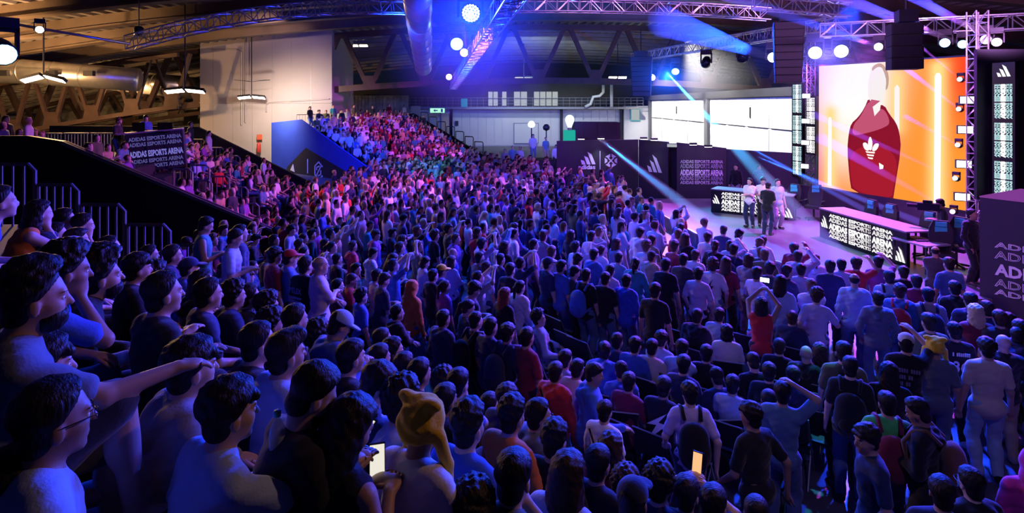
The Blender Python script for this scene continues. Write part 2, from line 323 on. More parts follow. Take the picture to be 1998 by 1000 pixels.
# ---------------------------------------------------------------- ducts under the roof
def duct(pts, r, label, ring=1.6, group=None):
    root = empty('ventilation_duct', pts[0], 0, label, 'duct', group); o = Vector(pts[0]); P = [Vector(p) - o for p in pts]
    MB().tube(P, r, 20).build('duct_shell', 'galvanised', root, True)
    L = sum((P[i + 1] - P[i]).length for i in range(len(P) - 1)); n = int(L / ring)
    for i in range(1, n):
        t = i * ring; k = 0
        while k < len(P) - 2 and t > (P[k + 1] - P[k]).length: t -= (P[k + 1] - P[k]).length; k += 1
        d = (P[k + 1] - P[k]).normalized(); p = P[k] + d * t
        MB().tube([p - d * .04, p + d * .04], r * 1.035, 20).build('duct_joint', 'galvanised', root, True)
    return root
dl = duct([(-42, 33, 6.6), (-36, 33.3, 6.75), (-29, 33.8, 6.75), (-23.2, 35, 6.3)], .72, 'large round silver air duct running along the warm lit left side')
for x in (-33, -30, -27.2, -25): MB().box((x, 32.85, 6.45), (x + .55, 33.1, 6.75)).build('air_outlet', 'dark_metal', dl, mw=Matrix.Translation(-Vector((-42, 33, 6.6))))
duct([at(812, -40, 17.5), at(818, 40, 22), at(826, 132, 34)], .50, 'silver round duct hanging from the roof left of the big blue lamp')
duct([at(-30, 135, 48), at(150, 148, 47), at(380, 172, 46)], .9, 'second silver duct behind the roof truss at the far left')
# hanging work lights
def work_light(p, top, bright, label, w=1.0, tilt=0.0, fan=False):
    root = empty('work_light', p, 0, label, 'lamp', 'hanging work lights')
    MB().tube([(0, 0, .1), (0, 0, min(top, zt(p[0]) + .5) - p[2])], .035, 6).build('drop_rod', 'dark_metal', root)
    for s in (-1, 1):
        b = MB(); b.box((-w * .48, -.16, -.03), (w * .48, .16, .12)); m = Matrix.Translation((s * w * .55, 0, -.02)) @ Matrix.Rotation(tilt * s, 4, 'Y') @ Matrix.Rotation(-.5, 4, 'X')
        h = b.build('lamp_housing', 'dark_metal', root, mw=m)
        MB().box((-w * .46, -.145, -.06), (w * .46, .145, -.031)).build('lamp_tube', bright, h)
    if fan: 
        for s in (-1, 1): MB().prism([(s * .1, -.1, 1.1), (s * 1.2, -.2, 1.22), (s * 1.3, .12, 1.22), (s * .1, .1, 1.12)], (0, 0, .03)).build('bracket_arm', 'dark_metal', root)
work_light(at(85, 152, 27), 10.5, 'tube_warm', 'pair of glaring white flood lamps on a rod at the far left', 1.0, .25)
work_light(at(361, 176, 30), 10.5, 'tube_warm', 'pair of white tube lamps hanging left of the pale block wall', 1.0, .1)
work_light(at(491, 189, 41), 11, 'tube_warm', 'pair of tube lamps hanging in front of the pale block wall', .95, .1, True)
for i, (x, y) in enumerate(((700, 88), (1022, 152), (1205, 150))):
    work_light(at(x, y, 52), 10.4, 'tube_warm', ('tube lamp glowing far back behind the first roof truss bay', 'tube lamp hanging under the middle roof truss bay', 'tube lamp hanging under the truss above the white doors')[i], .8)
# ---------------------------------------------------------------- grandstands
# near stand: faces the stage; half steps .225 high
GN = Vector((.7724, .6351)); RN = Vector((-.6351, .7724)); SLN = .5825; HS = .225; RUN = HS / SLN; YEND = 8.8
s_of = lambda z: (2.6545 - z) / SLN
def clip(poly, a, b, c):
    out = []
    for i in range(len(poly)):
        p, q = poly[i], poly[(i + 1) % len(poly)]; dp, dq = a * p[0] + b * p[1] - c, a * q[0] + b * q[1] - c
        if dp <= 0: out.append(p)
        if (dp < 0 < dq) or (dq < 0 < dp): t = dp / (dp - dq); out.append((p[0] + t * (q[0] - p[0]), p[1] + t * (q[1] - p[1])))
    return out
ns = empty('grandstand', (0, 4, 0), 0, 'dark near grandstand that fills the lower left under seated spectators', 'grandstand')
for k in range(1, 27):
    z = HS * k; s0 = s_of(z) - RUN * .75; s1 = s0 + RUN
    poly = [tuple(GN * s + RN * r) for s, r in ((s0, -9), (s1, -9), (s1, 16), (s0, 16))]
    poly = clip(poly, 0, 1, YEND); poly = clip(poly, 0, -1, 3.5); poly = clip(poly, -1, 0, 12)
    if len(poly) > 2: MB().prism([(x, y - 4, max(0, z - .5)) for x, y in poly], (0, 0, min(.5, z))).build('step', 'step_dark', ns)
def rail(parent, p, dx, h, n, mat='rail_steel', w=.045):
    """guard rail panel from p along dx (vector) with n balusters"""
    p = Vector(p); d = Vector(dx); b = MB(); top = Vector((0, 0, h)); c = d.normalized() * .10
    b.tube([p, p + top * .0 + Vector((0, 0, h))], w / 2, 6); b.tube([p + top, p + d - c + top, p + d + top - Vector((0, 0, .1)), p + d - Vector((0, 0, .2))], w / 2, 6)
    r = b.build('guard_rail', mat, parent)
    for i in range(1, n + 1): MB().tube([p + d * i / (n + 1) + Vector((0, 0, .1)), p + d * i / (n + 1) + top], w * .28, 5).build('baluster', mat, r)
    MB().bar(p + Vector((0, 0, .1)), p + d + Vector((0, 0, .1)), w * .6).build('bottom_bar', mat, r)
for i, (x0, y0, x1, y1) in enumerate(((-40, 330, 68, 320), (74, 368, 152, 360), (160, 406, 243, 399), (249, 447, 331, 438), (336, 486, 410, 478))):
    a, b_ = at(x0, y0, YEND - .1), at(x1, y1, YEND - .1); rail(ns, (a.x, a.y - 4, b_.z - 1.15), (b_.x - a.x, 0, 0), 1.15, 4, 'rail_dark', .06)
# middle stand: near wall plane y = 16.4
ms = empty('grandstand', (-9, 21, 0), 0, 'middle grandstand with black side walls below the announcer booth', 'grandstand')
O = Vector((-9, 21, 0))
MROW = []   # (x, z) of the seat rows at y = 16.5; rows drift left with depth
DRIFT = -.20
for k in range(8):
    z = .37 * k; x1 = -6.5 - .84 * k; MROW.append((x1 - .42, z)); 
    if k:
        p = [(x1, 16.55), (x1 + DRIFT * 9.5, 26), (x1 - .84 + DRIFT * 9.5, 26), (x1 - .84, 16.55)]
        MB().prism([(x + 9, y - 21, z - .37) for x, y in p], (0, 0, .37)).build('step', 'step_dark', ms)
p = [(-13.2, 16.55), (-15.1, 26), (-21, 26), (-21, 16.55)]; MB().prism([(x + 9, y - 21, 0) for x, y in p], (0, 0, 2.6)).build('landing', 'step_dark', ms)
nw = [(-21, 16.4, 0), (-21, 16.4, 3.85), (at(52, 263, 16.4).x, 16.4, 3.88), (at(122, 276, 16.4).x, 16.4, 3.72), (-4.2, 16.4, 0)]
MB().prism([Vector(q) - O for q in nw], (0, .15, 0)).build('side_wall', 'black_board', ms)
MB().prism([Vector((q[0], q[1] - .02, q[2])) - O for q in (nw[3], (-4.2, 16.4, 0), (-4.2, 16.4, -.0), (-4.36, 16.4, 0), (nw[3][0] - .03, 16.4, 3.62))], (0, .2, 0)).build('wall_cap', 'grey_metal', ms)
fw = [(-21.5, 26.2, 0), (-21.5, 26.2, 3.8), (at(385, 250, 26.2).x, 26.2, 3.75), (at(640, 372, 26.2).x, 26.2, .75), (-7.0, 26.2, 0)]
MB().prism([Vector(q) - O for q in fw], (0, .15, 0)).build('side_wall', 'black_board', ms)
for i, (x, y) in enumerate(((400, 272), (437, 288), (468, 304), (502, 320), (537, 338), (575, 356), (612, 374))):     # rails along the far side
    a = at(x - 30, y, 25.7); b_ = at(x, y, 25.7); rail(ms, Vector((a.x, a.y, b_.z - 1.0)) - O, (b_.x - a.x, 0, 0), 1.0, 3, 'rail_steel', .07)
for i, (x, y) in enumerate(((375, 330), (408, 322), (413, 352), (447, 344), (455, 378), (483, 365), (505, 397), (530, 385), (552, 425), (572, 440), (608, 432))):   # aisle rails
    dd = 18.5 + .35 * i if i % 2 == 0 else 19.7 + .3 * i
    dd = min(dd, 21.5); a = at(x - 36, y, dd); b_ = at(x, y, dd); rail(ms, Vector((a.x, a.y, b_.z - 1.0)) - O, (b_.x - a.x, 0, 0), 1.0, 2, 'rail_steel', .07)
# fence panels on the landing
for i in range(7):
    fn = empty('barrier_fence', (-20.6 + i * 1.0, 22.0 + i * .05, 2.6), 0, 'pale slatted crowd barrier on the upper landing, %s from the announcer' % ('seventh', 'sixth', 'fifth', 'fourth', 'third', 'second', 'nearest')[i], 'barrier', 'slatted barriers on the landing')
    MB().bar((0, 0, 1.05), (.96, 0, 1.05), .05).build('top_rail', 'rail_steel', fn); MB().bar((0, 0, .12), (.96, 0, .12), .05).build('bottom_rail', 'rail_steel', fn)
    for j in range(8): MB().bar((.04 + j * .125, 0, .1), (.04 + j * .125, 0, 1.05), .045, .02).build('slat', 'rail_steel', fn)
# announcer booth
bo = at(252, 262, 20.6); be = at(363, 252, 21.4); bh = 1.42
bth = empty('announcer_booth', (bo.x, bo.y, 0), 0, 'purple lettered announcer booth counter on the middle stand', 'booth')
B0 = Vector((0, 0, bo.z - bh)); BX = Vector((be.x - bo.x, be.y - bo.y, be.z - bo.z)); BW = BX.length
FB = frame(B0, BX, (0, 0, 1))
MB().box((0, 0, -.12), (BW, bh, 0)).build('front_panel', 'partition', bth, mw=FB)
MB().box((-.25, bh, -.85), (BW, bh + .05, .03)).build('counter_top', 'desk_top', bth, mw=FB)
for x in (-.2, BW - .06): MB().box((x, -.25, -.8), (x + .06, bh, -.74)).build('leg', 'grey_metal', bth, mw=FB)
for k in range(4): MB().box((-.12, .1 + k * .36, -.4), (-.04, .16 + k * .36, -.3)).build('ladder_rung', 'beige', bth, mw=FB)
MB().box((-.14, -.3, -.42), (-.10, bh, -.36)).build('ladder_rail', 'beige', bth, mw=FB); MB().box((-.04, -.3, -.36), (0, bh, -.3)).build('ladder_rail', 'beige', bth, mw=FB)
put_text('lettering', 'ADIDAS ESPORTS ARENA', 'led_purple_text', FB, .06, .55, .30, bth, BW - .1, bold=.012)
for k, y in enumerate((.12, .32, .94, 1.14)): put_text('outline_lettering', 'ADIDAS ESPORTS ARENA', 'led_purple_text', FB, .08, y, .19, bth, BW - .14, outline=.0035)
for x in (BW / 3, BW * 2 / 3): MB().box((x - .01, 0, 0), (x + .01, bh, .012)).build('panel_joint', 'black_matte', bth, mw=FB)
for i, (x, w, lb) in enumerate(((270, .42, 'small open laptop on the announcer counter'), (322, .5, 'black monitor on the announcer counter'))):
    p = at(x, 250, 21.2); e = empty('monitor' if i else 'laptop', (p.x, p.y, p.z - .1), .3, lb, 'screen')
    MB().box((-w / 2, 0, 0), (w / 2, .02, .32)).build('display', 'screen_black', e); MB().box((-w / 2, -.22, -.02), (w / 2, 0, 0)).build('base', 'dark_metal', e)
# far stand: rotated towards the camera
FT = Vector((-14.2, 38.6)); FBm = Vector((-6.6, 32.6)); FTf = Vector((-9.2, 52.5)); 
fg = (FBm - FT).normalized(); fr_ = (FTf - FT).normalized(); FL = 9.3; FWD = (FTf - FT).length
fs = empty('grandstand', (FT.x, FT.y, 0), 0, 'far grandstand packed with pink lit spectators behind a blue side wall', 'grandstand')
NR = 11; FROW = []
for k in range(NR):
    z = .30 * k; s1 = FL - .6 - k * .76; s0 = s1 - .76; FROW.append(((s0 + s1) / 2, z))
    if k: MB().prism([(*(fg * s + fr_ * r), z - .30) for s, r in ((s0, .1), (s1, .1), (s1, FWD), (s0, FWD))], (0, 0, .30)).build('step', 'step_dark', fs)
MB().prism([(*(fg * s + fr_ * r), 0) for s, r in ((-3.2, .1), (.35, .1), (.35, FWD), (-3.2, FWD))], (0, 0, 3.0)).build('landing', 'step_dark', fs)
q = lambda s, r, z: Vector((*(fg * s + fr_ * r), z))
MB().prism([q(-4.2, 0, 0), q(-4.2, 0, 3.45), q(-.3, 0, 3.75), q(FL, 0, .1), q(FL, 0, 0)], (*(fr_ * -.12), 0)).build('side_wall', 'blue_board', fs)
MB().prism([q(-3.2, FWD, 0), q(-3.2, FWD, 3.9), q(.2, FWD, 3.9), q(FL, FWD, .3), q(FL, FWD, 0)], (*(fr_ * .12), 0)).build('side_wall', 'black_board', fs)
for k in range(7):
    s = 1.2 + k * 1.1; z = 3.1 - k * .40; P0 = q(s, FWD - .2, z); rail(fs, P0, (*(fg * .95), 0), .95, 0, 'dark_metal', .08)
for k in range(9): rail(fs, q(-1.4, .3 + k * 1.6, 3.0), (*(fr_ * 1.5), 0), 1.05, 4, 'rail_steel', .05)
# emblem on the blue wall
FE = frame(q(0, -.14, 0) , (*fg, 0), (0, 0, 1)); FE = FE @ Matrix.Translation((0, 0, .0))
def onwall(x, y):
    """where the wall shows at pixel x, y (wall coordinates)"""
    dx, dy = (x - HX) / FPX, 1.0; ox, oy = FT.x - fr_.x * .14, FT.y - fr_.y * .14
    det = dx * (-fg.y) - dy * (-fg.x); t = (ox * (-fg.y) - oy * (-fg.x)) / det
    s = ((dx * t - ox) * fg.x + (dy * t - oy) * fg.y); return s, CH - (y - HY) / FPX * t
tri = [onwall(*p) for p in ((597, 288), (760, 384), (560, 372), (560, 326))]
MB().prism([(s, z, 0) for s, z in tri], (0, 0, .02)).build('dark_emblem', 'emblem_dark', fs, mw=FE)
(s0, z0), (s1, z1) = onwall(601, 310), onwall(602, 338); MB().box((s0 - .03, z1, .02), (s0 + .03, z0, .05)).build('bar_mark', 'print_white', fs, mw=FE)
def hex_logo(F, cx, cy, r, mat, parent, name='hexagon_logo', z=.02, sy=1.0):
    b = MB(); pts = [(cx + r * .88 * math.sin(a * math.pi / 3), cy + sy * r * math.cos(a * math.pi / 3), z) for a in range(6)]
    w = r * .17
    for i in range(6):
        if i != 1: b.bar(pts[i], pts[(i + 1) % 6], w, .02, (0, 0, 1))
    b.bar((cx + r * .5, cy + r * .62 * sy, z), (cx - r * .5, cy - r * .62 * sy, z), w, .02, (0, 0, 1)); b.bar((cx - r * .4, cy + r * .38 * sy, z), (cx + r * .15, cy + r * .55 * sy, z), w, .02, (0, 0, 1))
    b.bar((cx - r * .4, cy + r * .38 * sy, z), (cx - r * .4, cy + r * .05 * sy, z), w, .02, (0, 0, 1)); b.bar((cx + r * .42, cy - r * .38 * sy, z), (cx - r * .15, cy - r * .58 * sy, z), w, .02, (0, 0, 1)); b.bar((cx + r * .42, cy - r * .38 * sy, z), (cx + r * .42, cy + r * .1 * sy, z), w, .02, (0, 0, 1))
    return b.build(name, mat, parent, mw=F)
(s0, z0) = onwall(623, 333); hex_logo(FE, s0, z0, .58, 'print_white', fs, z=.05)
(s0, z0) = onwall(572, 325); MB().prism([(s0 - .3, z0 - .25, .03), (s0 + .25, z0 - .35, .03), (s0 + .05, z0 + .2, .03)], (0, 0, .02)).build('peak_mark', 'print_white', fs, mw=FE)
# fire extinguisher on the pale wall
fx = empty('fire_extinguisher', at(505, 297, 42.8), 0, 'red fire extinguisher on the pale block wall left of the blue wall', 'fire extinguisher')
lathe([(.13, 0), (.15, .05), (.15, .6), (.10, .72), (.05, .78)], 10).build('cylinder', pbr('red_paint', (.55, .05, .03), .4), fx, True); MB().box((-.04, -.1, .78), (.04, .12, .9)).build('valve', 'dark_metal', fx); MB().box((-.2, .1, .95), (.2, .12, 1.35)).build('sign_plate', pbr('sign_red', (.6, .12, .05), .5), fx)
# ---------------------------------------------------------------- stage
stg = tag(MB().prism([(5.6, 26, 0), (6.2, 19, 0), (7.7, 14.6, 0), (10.2, 12.6, 0), (15.2, 12.6, 0), (15.2, 26, 0)], (0, 0, .45)).build('stage', 'stage_floor'), 'low grey stage platform lit by blue and purple beams', 'stage')
e = [(5.6, 26), (6.2, 19), (7.7, 14.6), (10.2, 12.6)]
for a, b_ in zip(e, e[1:]): MB().bar((a[0], a[1], .43), (b_[0], b_[1], .43), .06).build('stage_edge', 'rail_steel', stg)
# the big screen
S0, S1 = Vector((12.88, 23.7, 1.36)), Vector((14.84, 18.4, 1.32)); SW = (S1 - S0).length; SH = 5.03
FS = frame((0, 0, 0), S1 - S0, (0, 0, 1))
scr = empty('video_screen', S0, 0, 'huge video screen showing a hooded figure on glowing orange', 'screen')
MB().box((-.06, -.06, -.30), (SW + .06, SH + .06, -.02)).build('cabinet', 'dark_metal', scr, mw=FS)
def zuv(x, y):
    u = (x - 46) / 900.0; t = 85 - 40 * u; bt = 822 + 148 * u; return u * SW, (1 - (y - t) / (bt - t)) * SH
def led_picture():
    nu, nv = 60, 52; v, col, f = [], [], []
    for j in range(nv + 1):
        for i in range(nu + 1):
            u, w = i / nu, j / nv; v.append((u * SW, w * SH, 0)); c = np.array((1.0, .30, .03))
            c = c + (np.array((.95, .07, .02)) - c) * np.clip((u - .72) / .25, 0, 1) * np.clip((w - .35) / .5, 0, 1)
            def glow(cx, cy, sx, sy, k, a): 
                nonlocal c
                g = a * math.exp(-((u - cx) / sx) ** 2 - ((w - cy) / sy) ** 2); c = c + (np.array(k) - c) * min(g, 1)
            glow(.02, .35, .10, .35, (.85, .12, .30), .9); glow(.05, .9, .12, .5, (1, .55, .75), .9)
            glow(.25, .72, .23, .42, (1, .98, .96), 1.25); glow(.33, .95, .22, .25, (1, .98, .95), 1.0); glow(.22, .38, .16, .2, (1, .86, .70), .8); glow(.45, .70, .10, .2, (1, .95, .9), .8)
            for (x, y0, y1, a) in ((.10, .02, .62, 1), (.585, .52, .88, .8), (.838, .0, .94, 1.1)):
                dy = max(y0 - w, w - y1, 0); g = a * math.exp(-((u - x) / .055) ** 2 - (dy / .05) ** 2); c = c + (np.array((1, .72, .25)) - c) * min(g, 1)
            col.append((*np.clip(c, 0, 1), 1))
    for j in range(nv):
        for i in range(nu): a = j * (nu + 1) + i; f.append((a, a + 1, a + nu + 2, a + nu + 1))
    me = bpy.data.meshes.new('picture'); me.from_pydata(v, [], f); at_ = me.color_attributes.new('Col', 'FLOAT_COLOR', 'POINT'); at_.data.foreach_set('color', np.array(col, np.float32).ravel())
    m = bpy.data.materials.new('led_picture'); m.use_nodes = True; nt = m.node_tree; nt.nodes.clear()
    ca = nt.nodes.new('ShaderNodeVertexColor'); ca.layer_name = 'Col'; em = nt.nodes.new('ShaderNodeEmission'); em.inputs[1].default_value = 1.05; o = nt.nodes.new('ShaderNodeOutputMaterial')
    nt.links.new(ca.outputs[0], em.inputs[0]); nt.links.new(em.outputs[0], o.inputs[0]); me.materials.append(m)
    return me
obj('picture', led_picture(), scr, FS)
emit('led_hoodie', (.30, .008, .03), .9); emit('led_hoodie_light', (.62, .10, .20), .9); emit('led_tube', (1, .97, .92), 1.15); emit('led_hair', (.62, .40, .30), .9); emit('led_skin', (.98, .93, .90), 1.0); emit('led_face', (.93, .88, .85), 1.0); emit('led_red', (.42, .012, .03), .95)
def lay(name, pts, mat, z, smooth_n=0):
    P = [zuv(*p) for p in pts]
    if smooth_n:
        for _ in range(smooth_n):
            Q = []
            for i in range(len(P)): a, b_ = P[i], P[(i + 1) % len(P)]; Q += [(a[0] * .75 + b_[0] * .25, a[1] * .75 + b_[1] * .25), (a[0] * .25 + b_[0] * .75, a[1] * .25 + b_[1] * .75)]
            P = Q
    return MB().flat([(x, y, z) for x, y in P[::-1]]).build(name, mat, scr, mw=FS)
for (x, y0, y1, w) in ((132, 400, 822, 13), (800, 140, 968, 17)):
    lay('neon_tube', [(x - w, y1), (x - w, y0 + 20), (x - w * .5, y0), (x + w * .5, y0), (x + w, y0 + 20), (x + w, y1)], 'led_tube', .004)
lay('neon_tube', [(560, 560), (560, 225), (575, 205), (590, 225), (590, 560)], 'led_skin', .004)
lay('hooded_figure', [(402, 280), (372, 350), (330, 405), (285, 440), (268, 500), (258, 600), (274, 770), (292, 866), (555, 926), (566, 845), (602, 600), (592, 500), (572, 440), (530, 385), (500, 330), (450, 330)], 'led_hoodie', .006, 1)
lay('hooded_figure_highlight', [(405, 290), (350, 400), (300, 445), (290, 520), (400, 500), (500, 470), (540, 440), (500, 350), (450, 360)], 'led_hoodie_light', .008, 2)
lay('hooded_figure_front', [(270, 620), (285, 770), (302, 858), (548, 914), (558, 840), (590, 640), (430, 560)], 'led_red', .008, 2)
lay('figure_head', [(428, 88), (470, 72), (505, 95), (524, 150), (522, 215), (500, 252), (486, 318), (440, 336), (400, 292), (394, 200), (410, 118)], 'led_face', .010, 1)
for P in ([(470, 74), (508, 96), (528, 150), (524, 220), (506, 246), (512, 180), (502, 140), (488, 108)], [(420, 100), (440, 80), (472, 70), (500, 88), (510, 112), (490, 104), (466, 92), (440, 104), (424, 122)]): lay('figure_hair', P, 'led_hair', .012, 1)
lay('neck_shade', [(408, 292), (450, 300), (480, 305), (468, 340), (430, 350), (404, 385)], 'led_hoodie_light', .012, 1)
lay('collar_patch', [(428, 340), (482, 300), (474, 360), (440, 398)], 'led_skin', .014, 0)
for nm, P in (('leaf_mark', [(413, 515), (430, 560), (424, 600), (415, 612), (404, 600), (397, 560)]), ('leaf_mark', [(365, 560), (392, 560), (408, 600), (402, 612), (382, 606), (368, 585)]), ('leaf_mark', [(470, 566), (442, 566), (424, 600), (430, 615), (450, 610), (464, 592)])): lay(nm, P, 'led_tube', .014, 1)
for k, y in enumerate((612, 630, 648)): lay('stripe_mark', [(384 + 7 * k, y), (412, y + 4), (444 - 6 * k, y + 6), (442 - 6 * k, y + 16), (412, y + 13), (388 + 7 * k, y + 10)], 'led_tube', .014)
lay('small_mark', [(470, 685), (498, 702), (496, 722), (474, 726)], 'led_tube', .014)
# text rows used on the LED banners
def banner_rows(F, x, y, w, h, parent, mat='led_white', txt='ADIDAS ESPORTS ARENA', z=.012, only=False):
    u = h / 5
    put_text('lettering', txt, mat, F, x, y + 1.95 * u, 1.55 * u, parent, w, bold=.012, z=z)
    for k, (yy, s) in enumerate(((3.35, 1.15), (4.35, .8), (1.0, 1.15), (.25, .8))): put_text('outline_lettering', txt, mat, F, x + .0, y + yy * u, s * u, parent, w, outline=.006, z=z)
def led_fascia(name, A, B, h, label, logos, cat, cols=3, desk=True):
    A, B = Vector(A), Vector(B); w = (B - A).length; r = empty(name, A, 0, label, cat); F = frame((0, 0, 0), B - A, (0, 0, 1))
    MB().box((0, 0, -.10), (w, h, 0)).build('led_panel', 'screen_black', r, mw=F)
    if desk:
        MB().box((0, h, -.85), (w, h + .04, .03)).build('desk_top', 'desk_top', r, mw=F)
        for x in (.05, w / 2, w - .1): MB().box((x, 0, -.8), (x + .05, h, -.75)).build('desk_leg', 'dark_metal', r, mw=F)
    x0 = .12 * w if logos else .04 * w; x1 = .88 * w if logos else .96 * w
    banner_rows(F, x0 + .04, h * .08, x1 - x0 - .08, h * .86, r)
    for i in range(1, cols): MB().box((x0 + (x1 - x0) * i / cols - .012, .05, .016), (x0 + (x1 - x0) * i / cols + .012, h - .05, .022)).build('panel_joint', 'screen_black', r, mw=F)
    if logos:
        stripe_logo(F, .02 * w, h * .40, .09 * w, h * .40, 'led_white', r); stripe_logo(F, .885 * w, h * .12, .10 * w, h * .42, 'led_white', r)
    return r
led_fascia('gaming_desk', (10.1, 18.5, .45), (10.5, 15.0, .45), .92, 'long gaming desk with white lettered front below the big screen', True, 'desk')
led_fascia('gaming_desk', (8.05, 22.8, .45), (10.5, 21.0, .45), .90, 'lettered gaming desk behind the three hosts', True, 'desk', 2)
def swivel_chair():
    r = empty('gaming_chair'); 
    for k in range(5): a = k * 2 * math.pi / 5; MB().bar((0, 0, .09), (.3 * math.cos(a), .3 * math.sin(a), .05), .05).build('base_arm', 'chair_black', r); lathe([(.03, 0), (.035, .03), (.03, .06)], 8).build('caster', 'chair_black', r, mw=Matrix.Translation((.3 * math.cos(a), .3 * math.sin(a), -.01)))
    MB().tube([(0, 0, .08), (0, 0, .44)], .035, 8).build('column', 'dark_metal', r)
    MB().prism([(-.25, -.25, .44), (.25, -.25, .44), (.27, .24, .44), (-.27, .24, .44)], (0, 0, .1)).build('seat', 'chair_black', r)
    b = MB().prism([(-.20, -.22, .52), (.20, -.22, .52), (.27, -.27, .85), (.25, -.30, 1.1), (.16, -.33, 1.30), (-.16, -.33, 1.30), (-.25, -.30, 1.1), (-.27, -.27, .85)], (0, .09, 0)); bk = b.build('backrest', 'chair_black', r)
    MB().prism([(-.13, -.20, .6), (.13, -.20, .6), (.13, -.24, 1.15), (-.13, -.24, 1.15)], (0, .03, 0)).build('back_stripe', 'plastic_teal', bk)
    MB().prism([(-.12, -.235, 1.16), (.12, -.235, 1.16), (.12, -.245, 1.27), (-.12, -.245, 1.27)], (0, .06, 0)).build('head_pillow', 'plastic_teal', bk)
    for s in (-1, 1): MB().bar((s * .30, -.1, .5), (s * .30, -.1, .70), .04).build('arm_post', 'chair_black', r); MB().box((s * .30 - .04, -.2, .70), (s * .30 + .04, .1, .73)).build('armrest', 'chair_black', r)
    return r
gc = swivel_chair()
chs = [(11.25, 18.0, 'first teal striped gaming chair behind the desk, farthest from the camera operator'), (11.35, 17.2, 'second gaming chair from the far end of the long lettered desk'), (11.7, 16.0, 'third gaming chair from the far end of the long lettered desk'), (11.9, 15.1, 'gaming chair nearest the camera operator behind the lettered desk'),
       (10.6, 21.4, 'gaming chair standing left of the big screen behind the hosts'), (11.35, 21.2, 'gaming chair just below the left edge of the big screen')]
for i, (x, y, lb) in enumerate(chs):
    c = gc if i == 0 else copy_tree(gc); c.location = (x, y, .45); c.rotation_euler = (0, 0, math.radians(95 + 8 * i)); tag(c, lb, 'chair', 'gaming chairs on the stage')
oc = copy_tree(gc); oc.location = (11.1, 14.55, .45); oc.rotation_euler = (0, 0, 2.6); tag(oc, 'black swivel chair beside the small side table near the stage end', 'chair')
st = empty('side_table', (10.75, 14.9, .45), .25, 'small table at the stage end of the long lettered desk', 'table')
MB().box((-.35, -.5, .70), (.45, .5, .74)).build('table_top', 'desk_top', st)
for x, y in ((-.3, -.45), (.4, -.45), (-.3, .45), (.4, .45)): MB().bar((x, y, 0), (x, y, .7), .04).build('leg', 'dark_metal', st)
kb = tag(MB().box((10.65, 14.8, 1.19), (10.95, 15.1, 1.22)).build('keyboard', 'dark_metal'), 'dark keyboard lying on the small side table', 'keyboard')
# lettered black wall at the right
w0, w1 = Vector((10.62, 12.8, 0)), Vector((11.85, 10.65, 0)); lw = empty('lettered_wall', w0, 0, 'tall black lettered wall block at the right edge', 'wall block'); FW = frame((0, 0, 0), w1 - w0, (0, 0, 1)); LW = (w1 - w0).length
MB().box((0, 0, -2.2), (LW, 2.69, 0)).build('wall_block', 'partition', lw, mw=FW); MB().box((0, 2.69, -2.2), (LW, 2.72, .02)).build('cap_strip', emit('cap_purple', (.6, .12, .8), .35), lw, mw=FW)
tx = 'ADIDAS ESPORTS'
put_text('lettering', tx, 'print_white', FW, .28, 1.02, .34, lw, 2.55, bold=.012)
for y, s in ((1.38, .24), (1.62, .17), (.76, .24), (.58, .17)): put_text('outline_lettering', tx, 'print_white', FW, .27, y, s, lw, 2.55, outline=.006)
# partition panels behind the crowd
def panel(name, p0, p1, z0, z1, mat='partition', label=None, cat='partition', dep=.12):
    A = Vector((p0[0], p0[1], 0)); B = Vector((p1[0], p1[1], 0)); r = empty(name, A, 0, label, cat); F = frame((0, 0, 0), B - A, (0, 0, 1)); L = (B - A).length
    MB().prism([(0, 0, -dep), (L, 0, -dep), (L, z1, -dep), (0, z0, -dep)], (0, 0, dep)).build('board', mat, r, mw=F)
    return r, F, L
p1, F1, L1 = panel('partition_wall', (2.2, 27.5), (6.25, 27.9), 3.0, 3.05, label='black partition with stripe logo and hexagon logo behind the crowd')
stripe_logo(F1, 1.12, 1.85, .75, .62, 'print_white', p1); put_text('wordmark', 'adidas', 'print_white', F1, 1.05, 1.62, .3, p1, .85, bold=.01); MB().box((2.12, 1.6, .0), (2.15, 2.5, .02)).build('bar_mark', 'print_white', p1, mw=F1)
b = MB(); cx, cy, r = 2.68, 2.02, .34
for k in range(6):
    a0, a1 = k * math.pi / 3 + .10, (k + 1) * math.pi / 3 - .10
    b.prism([(cx + r * math.sin(a0), cy + r * math.cos(a0), .01), (cx + r * math.sin(a1), cy + r * math.cos(a1), .01), (cx + r * .55 * math.sin(a1 - .12), cy + r * .55 * math.cos(a1 - .12), .01), (cx + r * .55 * math.sin(a0 + .12), cy + r * .55 * math.cos(a0 + .12), .01)], (0, 0, .01))
b.bar((cx - r * .4, cy - r * .4, .015), (cx + r * .4, cy + r * .4, .015), .06, .012); b.bar((cx - r * .4, cy + r * .4, .015), (cx + r * .4, cy - r * .4, .015), .06, .012)
b.build('hexagon_logo', 'print_white', p1, mw=F1)
p2, F2, L2 = panel('partition_wall', (6.27, 27.9), (7.45, 26.9), 3.05, 3.0, label='black partition with half a stripe logo beside the dark gap')
stripe_logo(F2, .45, 1.5, .75, .85, 'print_white', p2)
pg, Fg, Lg = panel('partition_wall', (7.4, 27.35), (7.95, 26.95), 2.8, 2.8, 'black_matte', label='narrow black board added to darken the gap between two partitions')  # extra board coloured black to stand for the shade in the gap
p3, F3, L3 = panel('partition_wall', (7.75, 26.5), (10.0, 26.3), 3.0, 2.75, label='dark partition with faint white lettering behind the stage corner')
banner_rows(F3, .15, 1.0, L3 - .3, 1.2, p3, 'print_white')
p4, F4, L4 = panel('partition_wall', (9.9, 26.45), (12.5, 24.6), 2.7, 2.65, label='plain purple lit partition left of the slim light column')
p5, F5, L5 = panel('partition_wall', (12.2, 24.4), (15.3, 17.6), 1.35, 1.35, label='dark skirting wall under the big screen')
